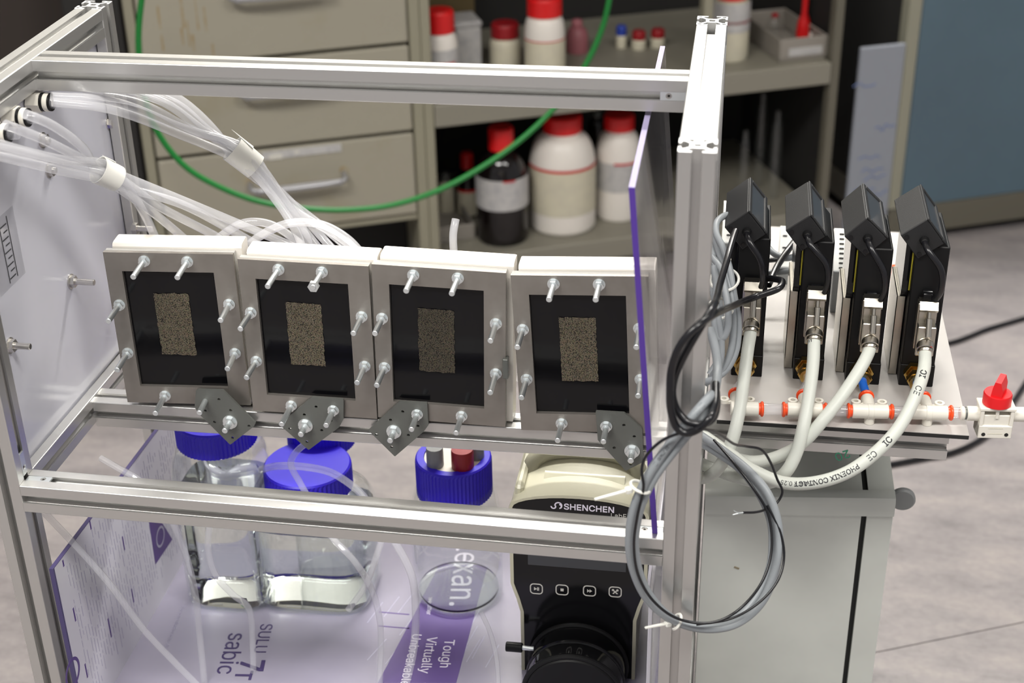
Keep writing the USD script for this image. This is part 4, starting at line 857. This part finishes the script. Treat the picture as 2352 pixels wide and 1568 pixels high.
# ------------------------------------------------------------------ terminals at the back of the white plate
def terminal(px0, px1, py0, py1, y, label, rows=8):
    a, b = at(px0, py1, y=y), at(px1, py1, y=y); x0, x1 = a[0], b[0]; zt = at(px0, py0, y=y)[2]
    t = thing('terminal_block', label, 'terminal block', ((x0+x1)/2, y, ZPT))
    obj('base', bx(x0, x1, y, y+0.05, ZPT+0.0003, max(zt-0.03, ZPT+0.02), 0.0008), 'terminal_grey', t)
    top = max(zt-0.03, ZPT+0.02)
    st = obj('marker', m3.Manifold.hull_points(np.array([(x, yy, z) for x in (x0, x1) for (yy, z) in ((y+0.002, top-0.001), (y+0.040, zt), (y+0.048, zt), (y+0.048, top-0.001))], float)), 'marker_white', t)
    n_ = np.array([0, -(zt-top), 0.038]); n_ /= np.linalg.norm(n_); up = np.array([0, 0.038, zt-top]); up /= np.linalg.norm(up); L = math.hypot(0.038, zt-top)
    dots = []
    for k in range(rows):
        c = np.array([x0+(x1-x0)*0.45, y+0.002, top]) + up*L*(k+0.6)/(rows+0.2)
        dots.append(extrude(rrect(0.0052, 0.0022, 0.001), 0.0003, c-n_*0.0001, EX, up, n_))
    obj('slot', dots, 'dark_inside', st)
    return t
terminal(1908, 1946, 565, 694, 0.405, 'grey terminal block with two white slotted markers between second and third controller', 8)
terminal(1787, 1812, 558, 640, 0.47, 'small terminal with a white slotted marker behind the second controller', 3)
terminal(1655, 1690, 500, 600, 0.42, 'terminal block behind the leftmost controller', 3)
oc = at(2056, 638, z=ZPT); obj('orange_clip', bx(oc[0]-0.004, oc[0]+0.006, oc[1]-0.004, oc[1]+0.012, ZPT+0.0002, ZPT+0.012, 0.001), 'orange_ring', None, 'orange clip lying on the white plate behind the third controller', 'clip')
grey('blue-grey cable lying across the plate between first and second controller', ((1740, 630, .36), (1775, 626, .36), (1815, 622, .37), (1840, 615, .38)), 0.0036, None)
black('black cable rising behind the second controller', ((1765, 655, .33), (1785, 612, .36), (1806, 580, .38), (1825, 555, .40)), 0.0036)
grey('grey cable hanging in a short bow behind the first controller', ((1755, 555, .40), (1775, 580, .385), (1800, 592, .38), (1825, 590, .39)), 0.0036, None)
black('black cable lying on the plate behind the first controller', ((1740, 600, .42), (1780, 596, .42), (1830, 590, .43)), 0.003)

# ------------------------------------------------------------------ grey cabinet under the plate
cab = thing('instrument_cabinet', 'pale grey metal cabinet standing on the floor right of the frame', 'cabinet', (0.13, 0.37, 0))
fl, frr = np.array([0.0335, 0.2412]), np.array([0.2335, 0.2615]); fd = (frr-fl)/np.linalg.norm(frr-fl); fn = np.array([fd[1], -fd[0]])
ZT2, ZL2 = 0.420, 0.3945
def plan(u0, u1, y1, out=0.0, yb=0.52):
    a, b = fl+fd*u0+fn*out, fl+fd*u1+fn*out
    return [(a[0], a[1]), (b[0], b[1]), (b[0], yb if y1 is None else b[1]+y1), (a[0], yb if y1 is None else a[1]+y1)]
def pris(pl, z0, z1): return m3.Manifold.hull_points(np.array([(x, y, z) for z in (z0, z1) for x, y in pl], float))
LW = np.linalg.norm(frr-fl)
obj('body', pris(plan(0.0, LW, None, -0.006), 0.0005, ZT2-0.004), 'box_seam', cab, label='dark core seen in the gaps')
obj('door', pris(plan(0.0, LW-0.0335, 0.01, 0.0), 0.002, ZL2), 'box_grey', cab)
obj('stile', pris(plan(LW-0.0275, LW, 0.26, 0.0), 0.002, ZL2), 'box_grey', cab)
lip = m3.Manifold.hull_points(np.array([(x, y, z) for (o, z) in ((0.003, ZL2+0.0003), (0.003, ZT2-0.008), (0.0012, ZT2-0.003), (-0.004, ZT2)) for x, y in plan(0.0, LW+0.0005, 0.006, o)], float))
obj('top_lip', lip, 'box_grey', cab)
obj('top', pris([(x, y+0.004) for x, y in plan(0.0, LW-0.0335, None, -0.004)], ZT2-0.003, ZT2-0.0003), 'box_grey', cab)
obj('top', pris([(x, y+0.004) for x, y in plan(LW-0.0275, LW, None, -0.004)], ZT2-0.003, ZT2-0.0003), 'box_grey', cab)
kc = at(2074, 1150, y=0.285)
obj('side_knob', [cyl(kc, kc+EY*0.008, 0.0135, n=32, bevel=0.002), cyl((0.233, kc[1]+0.004, kc[2]), kc+EY*0.004, 0.004, n=14)], 'terminal_grey', cab, label='round grey knob on the right side')
sp_ = at(1692, 1301, y=0.247)
obj('chip', tf(bx(-0.003, 0.003, -0.0003, 0.0006, -0.0012, 0.0012, 0.0002), rotz(0.1) @ roty(0.4), (sp_[0], fl[1]+fd[1]/fd[0]*(sp_[0]-fl[0])-0.0003, sp_[2])), 'rust', cab)

# black cords on the floor at the right
def floor_cord(label, path, r=0.0045): return obj('floor_cord', tube([at(px, py, z=r+0.0005) for px, py in path], r, 10), 'black_rubber', None, label, 'cord')
floor_cord('black cord on the floor coming from behind the white plate towards the right edge', ((1900, 850), (2050, 812), (2190, 785), (2270, 755), (2360, 728), (2460, 690)))
floor_cord('black cord on the floor curving round below the red valve', ((2000, 1075), (2120, 1052), (2190, 1038), (2262, 1002), (2318, 935), (2352, 885), (2420, 770)))

# ------------------------------------------------------------------ far drawer unit
DU0, DU1 = -1.640, -1.138
drawers = thing('drawer_unit', 'worn beige metal drawer unit far behind the frame', 'drawers', bgp((DU0+DU1)/2, 0.25, 0))
obj('carcass', [bgbox(DU0, DU0+0.018, 0.0, 0.5, 0.002, 1.0), bgbox(DU1-0.020, DU1, 0.0, 0.5, 0.002, 1.0), bgbox(DU0+0.0185, DU1-0.0205, 0.004, 0.5, 0.196, 0.210), bgbox(DU0+0.0185, DU1-0.0205, 0.004, 0.5, 0.985, 1.0), bgbox(DU0+0.0185, DU1-0.0205, 0.49, 0.5, 0.211, 0.984)], 'drawer_frame', drawers)
obj('plinth_gap', bgbox(DU0+0.019, DU1-0.021, 0.12, 0.13, 0.002, 0.195), 'dark_inside', drawers)
hu0, hu1 = bgat(572, 408)[0], bgat(787, 381)[0]
for k in range(4):
    z0 = 0.212+0.164*k; z1 = z0+0.1575
    d = obj('drawer', bgbox(DU0+0.021, DU1-0.023, -0.004, 0.012, z0, z1, 0.003), 'drawer_paint', drawers)
    zc = z0+(0.098, 0.110, 0.116, 0.1)[k]
    hp = [bgp(hu0, -0.004, zc), bgp(hu0, -0.022, zc-0.004), bgp(hu0+0.010, -0.030, zc-0.006), bgp(hu1-0.010, -0.030, zc-0.006), bgp(hu1, -0.022, zc-0.004), bgp(hu1, -0.004, zc)]
    obj('handle', [tube(hp, 0.0048, 10), bgbox(hu0+0.006, hu1-0.006, -0.0345, -0.0265, zc-0.012, zc-0.001, 0.002)], 'handle_metal', d)
    if k == 0:
        a, b = bgat(600, 346), bgat(782, 322)
        obj('label_holder', bgbox(a[0], b[0], -0.0055, -0.0042, z1-0.018, z1-0.003, 0.0005), 'label_grey', d)
        obj('torn_label', [bgbox(a[0]+0.012, a[0]+0.036, -0.0063, -0.0056, z1-0.019, z1-0.008, 0.0003), bgbox(a[0]+0.058, a[0]+0.066, -0.0063, -0.0056, z1-0.013, z1-0.006, 0.0003)], 'paper', d)
        for u in (hu0-0.002, hu1+0.002): obj('rust_spot', tf(lathe([(0, 0), (0.0095, 0), (0.0085, 0.0004), (0, 0.0005)], 14), np.stack(frame_of(-ND), 1), bgp(u, -0.0041, zc+0.004)), 'rust', d)
    elif k == 2:
        rs = np.random.default_rng(5); streaks = []
        for _ in range(9):
            u = DU0+0.05+rs.uniform(0, 0.10); zz = z0+rs.uniform(0.0, 0.06); streaks.append(bgbox(u, u+rs.uniform(0.002, 0.005), -0.0043, -0.0040, zz+0.004, min(zz+rs.uniform(0.03, 0.09), z1-0.01), 0.0001))
        obj('rust_streak', streaks, 'rust', d, kind='stuff')

# ------------------------------------------------------------------ far shelf unit
SU0, SU1, SZ1, SZ2 = -1.1375, -0.300, 0.103, 0.417
shelf = thing('shelf_unit', 'beige metal shelf unit with chemical bottles right of the drawers', 'shelf', bgp(-0.72, 0.22, 0))
for u, lk in ((SU0, 'drawer_frame'), (-0.60, 'drawer_frame'), (SU1-0.030, 'plinth')): obj('upright', bgbox(u, u+0.018, 0.0, 0.025, 0.002, 1.0), lk, shelf)
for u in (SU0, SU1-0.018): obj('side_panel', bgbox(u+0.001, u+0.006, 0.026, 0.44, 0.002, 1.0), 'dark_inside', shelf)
obj('shelf_board', bgbox(SU0+0.0185, SU1-0.031, 0.0005, 0.435, SZ1-0.043, SZ1), 'shelf_paint', shelf)
obj('shelf_board', bgbox(SU0+0.0185, SU1-0.031, -0.002, 0.435, SZ2-0.043, SZ2), 'shelf_paint', shelf)
obj('shelf_board', bgbox(SU0+0.0185, SU1-0.031, 0.0005, 0.435, 0.960, 0.999), 'shelf_paint', shelf)
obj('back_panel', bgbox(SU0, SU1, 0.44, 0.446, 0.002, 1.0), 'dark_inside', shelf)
obj('kick_plate', bgbox(SU0+0.0185, SU1-0.031, 0.05, 0.06, 0.002, SZ1-0.0435), 'plinth', shelf)

def jar(name, label, cat, px, py_base, px_top, py_top, wpx, v, zs, body, cap, neck=0.6, sh=0.72, caph=0.16, capw=0.72, group=None, bands=(), lid=True):
    b = bgat(px, py_base, v); tp = bgat(px_top, py_top, v); u = b[0]; c = bgp(u, v, zs)
    dist = (c - CAM) @ cw; r = wpx/2*dist/FPX; h = max(tp[2]-zs, 0.03)
    t = thing(name, label, cat, c, group)
    ch = caph*h; hb = h-ch
    pr = [(0, 0.0003), (r*0.93, 0.0003), (r, 0.006), (r, sh*hb)]
    for k in range(1, 7):
        q = k/6*PI/2; pr.append((r*neck+(r-r*neck)*math.cos(q), sh*hb+(0.97*hb-sh*hb)*math.sin(q)))
    pr += [(r*neck, hb), (0, hb)]
    obj('body', lathe(pr, 36, c), body, t)
    if lid: obj('cap', lathe([(0, hb+0.0002), (r*capw, hb+0.0002), (r*capw, h-0.004), (r*capw-0.003, h), (0, h)], 36, c), cap, t)
    for z0, z1, look, a0, a1 in bands:
        n = 24; aa = np.linspace(math.radians(a0), math.radians(a1), n); rr = r+0.0006
        f0 = math.atan2(-ND[1], -ND[0]); v_ = []
        for z in (z0*h, z1*h):
            for a in aa: v_.append(c + np.array([rr*math.cos(f0+a), rr*math.sin(f0+a), z]))
        vo = np.array(v_); vi = np.array([c+np.array([0, 0, 1])*(q-c)[2] + (q-c)*np.array([1, 1, 0])*((rr-0.0005)/rr) for q in v_])
        ff = [(i, i+1, n+i+1, n+i) for i in range(n-1)]
        obj('label', [(vo, np.array(ff)), (vi, np.array(ff)[:, ::-1])], look, t, smooth=60)
    return t
GJ2 = None
jar('reagent_bottle', 'dark amber bottle with red cap and white label on the lower shelf', 'bottle', 1156, 560, 1150, 290, 118, 0.075, SZ1, 'amber_glass', 'red_cap', 0.36, 0.55, 0.19, 0.48, None, ((0.33, 0.60, 'label_grey', -100, 100), (0.585, 0.60, 'label_red', -12, 16)))
jar('reagent_bottle', 'big white plastic bottle with red cap and red label line on the lower shelf', 'bottle', 1292, 535, 1287, 262, 150, 0.10, SZ1, 'jar_white', 'red_cap', 0.56, 0.60, 0.14, 0.58, None, ((0.18, 0.575, 'jar_label', -95, 95), (0.575, 0.600, 'label_red', -95, 95)))
jar('reagent_bottle', 'white bottle with red cap on the lower shelf, cut by the purple sheet edge', 'bottle', 1418, 515, 1412, 262, 104, 0.115, SZ1, 'jar_white', 'red_cap', 0.58, 0.62, 0.14, 0.66, None, ((0.30, 0.58, 'label_grey', -90, 90), (0.570, 0.592, 'label_red', -30, 40)))
jar('reagent_bottle', 'small dark bottle with red cap behind the big amber bottle', 'bottle', 1076, 480, 1080, 348, 48, 0.20, SZ1, 'amber_glass', 'red_cap', 0.5, 0.55, 0.24, 0.62, None, ((0.05, 0.42, 'jar_label', -100, 100), (0.42, 0.46, 'label_red', -100, 100)))
jar('reagent_bottle', 'small cream bottle at the left end of the lower shelf', 'bottle', 1026, 485, 1024, 395, 38, 0.23, SZ1, 'jar_label', 'dark_bracket', 0.6, 0.7, 0.2, 0.6)
tray0 = bgat(1040, 560, 0.10)
tr = thing('tray', 'low pale tray at the left end of the lower shelf', 'tray', bgp(-1.065, 0.16, SZ1))
obj('body', [bgbox(-1.112, -1.030, 0.085, 0.29, SZ1+0.0003, SZ1+0.004), bgbox(-1.112, -1.030, 0.085, 0.089, SZ1+0.0045, SZ1+0.032), bgbox(-1.034, -1.030, 0.0895, 0.29, SZ1+0.0045, SZ1+0.032), bgbox(-1.112, -1.108, 0.0895, 0.29, SZ1+0.0045, SZ1+0.032)], 'tray_grey', tr)
jar('reagent_bottle', 'dark bottle at the back between the two white bottles', 'bottle', 1365, 500, 1366, 250, 40, 0.28, SZ1, 'amber_glass', 'dark_bracket', 0.5, 0.6, 0.1, 0.6)
jar('reagent_bottle', 'white bottle with bright red cap at the left end of the upper shelf', 'bottle', 1016, 235, 1004, 22, 82, 0.075, SZ2, 'jar_white', 'red_cap', 0.80, 0.66, 0.26, 0.84, None, ((0.12, 0.56, 'label_grey', -80, 80), (0.38, 0.41, 'label_red', -40, 40)))
jar('reagent_bottle', 'cream bottle with dark red cap in the middle of the upper shelf', 'bottle', 1163, 210, 1157, 52, 72, 0.17, SZ2, 'jar_label', 'red_cap_dark', 0.8, 0.7, 0.30, 0.90)
jar('reagent_bottle', 'tall white bottle with bright red cap near the green hose on the upper shelf', 'bottle', 1252, 200, 1246, -8, 92, 0.09, SZ2, 'jar_white', 'red_cap', 0.80, 0.66, 0.22, 0.86, None, ((0.10, 0.50, 'jar_label', -95, 95), (0.50, 0.515, 'label_red', -95, 95)))
jar('reagent_bottle', 'pinkish wrapped bottle beside the tall white one on the upper shelf', 'bottle', 1325, 170, 1322, 45, 52, 0.22, SZ2, 'pink_bag', 'pink_bag', 0.5, 0.45, 0.2, 0.5)
jar('reagent_bottle', 'white bottle with red cap behind the top of the right posts', 'bottle', 1672, 158, 1680, -40, 86, 0.09, SZ2, 'jar_label', 'red_cap', 0.85, 0.75, 0.2, 0.80, None, ((0.40, 0.78, 'label_grey', -90, 90), (0.51, 0.55, 'label_red', -90, 90)))
bxp = thing('cardboard_box', 'brown cardboard box at the back of the upper shelf', 'box', bgp(-1.03, 0.33, SZ2)); obj('body', [bgbox(-1.09, -0.97, 0.28, 0.38, SZ2+0.0003, SZ2+0.20)], 'cardboard', bxp); obj('lid', bgbox(-1.092, -0.968, 0.278, 0.382, SZ2+0.2003, SZ2+0.215), 'cardboard', bxp)
bxq = thing('grey_box', 'small grey box between the two red caps on the upper shelf', 'box', bgp(-1.0, 0.2, SZ2)); obj('body', bgbox(-1.035, -0.985, 0.17, 0.24, SZ2+0.0003, SZ2+0.085, 0.003), 'label_grey', bxq); obj('lid', bgbox(-1.037, -0.983, 0.168, 0.242, SZ2+0.0854, SZ2+0.097, 0.003), 'label_grey', bxq)
jar('vial', 'small clear vial with a blue cap on the upper shelf', 'vial', 1426, 142, 1426, 58, 24, 0.22, SZ2, 'jar_label', 'vial_blue', 0.8, 0.8, 0.42, 1.0)
GV = None
jar('vial', 'small vial with red cap, left of the pair near the clear sheet top', 'vial', 1466, 148, 1466, 70, 33, 0.20, SZ2, 'jar_label', 'red_cap_dark', 0.8, 0.8, 0.45, 0.95)
jar('vial', 'small vial with red cap, right of the pair near the clear sheet top', 'vial', 1509, 144, 1509, 66, 33, 0.20, SZ2, 'jar_label', 'red_cap_dark', 0.8, 0.8, 0.45, 0.95)
# grey tray of odds and ends at the right end of the upper shelf
a, b, c_ = bgat(1790, 152, 0.03), bgat(1925, 130, 0.03), bgat(1745, 98, 0.2)
t2 = thing('tray', 'pale grey plastic tray of odds and ends at the right end of the upper shelf', 'tray', bgp((a[0]+b[0])/2, 0.13, SZ2))
u0, u1 = a[0], min(b[0]-0.005, -0.326)
obj('body', [bgbox(u0, u1, 0.03, 0.23, SZ2+0.0003, SZ2+0.004), bgbox(u0, u1, 0.03, 0.034, SZ2+0.0045, SZ2+0.045), bgbox(u0, u1, 0.226, 0.23, SZ2+0.0045, SZ2+0.045), bgbox(u0, u0+0.004, 0.0345, 0.2255, SZ2+0.0045, SZ2+0.045), bgbox(u1-0.004, u1, 0.0345, 0.2255, SZ2+0.0045, SZ2+0.045)], 'tray_grey', t2)
obj('paper_label', bgbox(u0+0.018, u1-0.012, 0.0292, 0.0298, SZ2+0.010, SZ2+0.026, 0.0002), 'label_grey', t2)
ru = bgat(1845, 70, 0.12)
obj('squeeze_bulb', lathe([(0, 0), (0.011, 0.002), (0.015, 0.02), (0.012, 0.045), (0.006, 0.06), (0.006, 0.11), (0, 0.112)], 20, bgp(ru[0], 0.12, SZ2+0.0045)), 'red_cap', None, 'bright red rubber bulb standing in the upper tray', 'rubber bulb')
jar('vial', 'short glass vial standing in the upper tray', 'vial', 1865, 110, 1865, 60, 18, 0.10, SZ2+0.0045, 'jar_white', 'amber_glass', 0.8, 0.8, 0.3, 0.9)
jar('flask', 'clear glass flask standing in the upper tray', 'flask', 1775, 110, 1775, 30, 44, 0.16, SZ2+0.0045, 'shelf_glass', 'red_cap_dark', 0.35, 0.4, 0.15, 0.38)
# glassware in the dark lower bay
for k, (px, pb, ptop, wpx, v) in enumerate(((1706, 425, 300, 24, 0.10), (1740, 430, 215, 26, 0.17), (1775, 440, 255, 28, 0.10), (1832, 430, 225, 24, 0.16))):
    jar('glass_cylinder', ['stubby clear glass cylinder at the left of the dark lower bay', 'tall clear glass cylinder second from the left in the dark lower bay', 'clear glass cylinder third from the left in the dark lower bay', 'tall clear glass cylinder at the right of the dark lower bay'][k], 'glassware', px, pb, px, ptop, wpx, v, SZ1, 'shelf_glass', 'shelf_glass', 0.55, 0.6, 0.08, 0.6)
jar('reagent_bottle', 'small cream jar at the right of the dark lower bay', 'bottle', 1850, 420, 1850, 370, 26, 0.16, SZ1, 'tray_grey', 'dark_bracket', 0.8, 0.8, 0.2, 0.85)

# ------------------------------------------------------------------ blue cabinet, board, dark cabinet, hose
blue = thing('blue_cabinet', 'large blue-grey cabinet with a pale trim at the upper right', 'cabinet', bgp(0.4, 0.25, 0))
obj('door', bgbox(-0.148, 1.00, 0.0, 0.02, 0.086, 1.9, 0.003), 'blue_panel', blue)
obj('trim', bgbox(-0.176, -0.1485, -0.004, 0.03, 0.086, 1.9, 0.003), 'panel_trim', blue)
obj('carcass', bgbox(-0.170, 1.00, 0.031, 0.55, 0.086, 1.9, 0.003), 'dark_inside', blue)
obj('plinth', bgbox(-0.170, 1.00, 0.002, 0.5, 0.022, 0.0855, 0.002), 'plinth', blue)
obj('foot', bgbox(-0.15, 0.98, 0.04, 0.48, 0.0005, 0.0218, 0.001), 'dark_inside', blue)
q0, q1 = bgat(1944, 470, -0.006), bgat(1990, 110, -0.006)
board = thing('whiteboard', 'pale board with blue handwriting leaning between shelf and blue cabinet', 'board', bgp(-0.235, 0.0, 0))
obj('panel', bgbox(q0[0], -0.1768, -0.006, 0.004, 0.0005, q1[2], 0.002), 'board_white', board)
rs = np.random.default_rng(11); ink = []
for k, (px, py) in enumerate(((1960, 200), (2010, 295), (1972, 365), (1980, 390), (1985, 410), (1960, 440), (1990, 445))):
    p = bgat(px, py, -0.007); n = 7
    ink.append(tube([bgp(min(p[0]+0.008*i, -0.182), -0.0065, p[2]+rs.normal(0, 0.004)) for i in range(n)], 0.0011, 6))
obj('handwriting', ink, 'ink_blue', board)
dark = thing('dark_cabinet', 'dark brown cabinet side left of the drawers', 'cabinet', bgp(-2.2, 0.25, 0))
obj('side', bgbox(-1.735, -1.645, -0.01, 0.55, 0.0005, 1.0), 'dark_inside', dark)
obj('front', bgbox(-2.9, -1.7355, 0.10, 0.55, 0.0005, 1.0), 'dark_wall', dark)
hp = [(332, -60), (318, 90), (330, 210), (360, 300), (425, 382), (510, 432), (600, 464), (700, 479), (800, 482), (900, 471), (1000, 440), (1100, 388), (1200, 318), (1285, 235), (1345, 150), (1385, 60), (1410, -60)]
obj('green_hose', tube([(lambda b: bgp(*b))(bgat(px, py, -0.16)) for px, py in hp], 0.0050, 12), 'green_hose', None, 'green hose hanging in a wide loop in front of the drawers', 'hose')
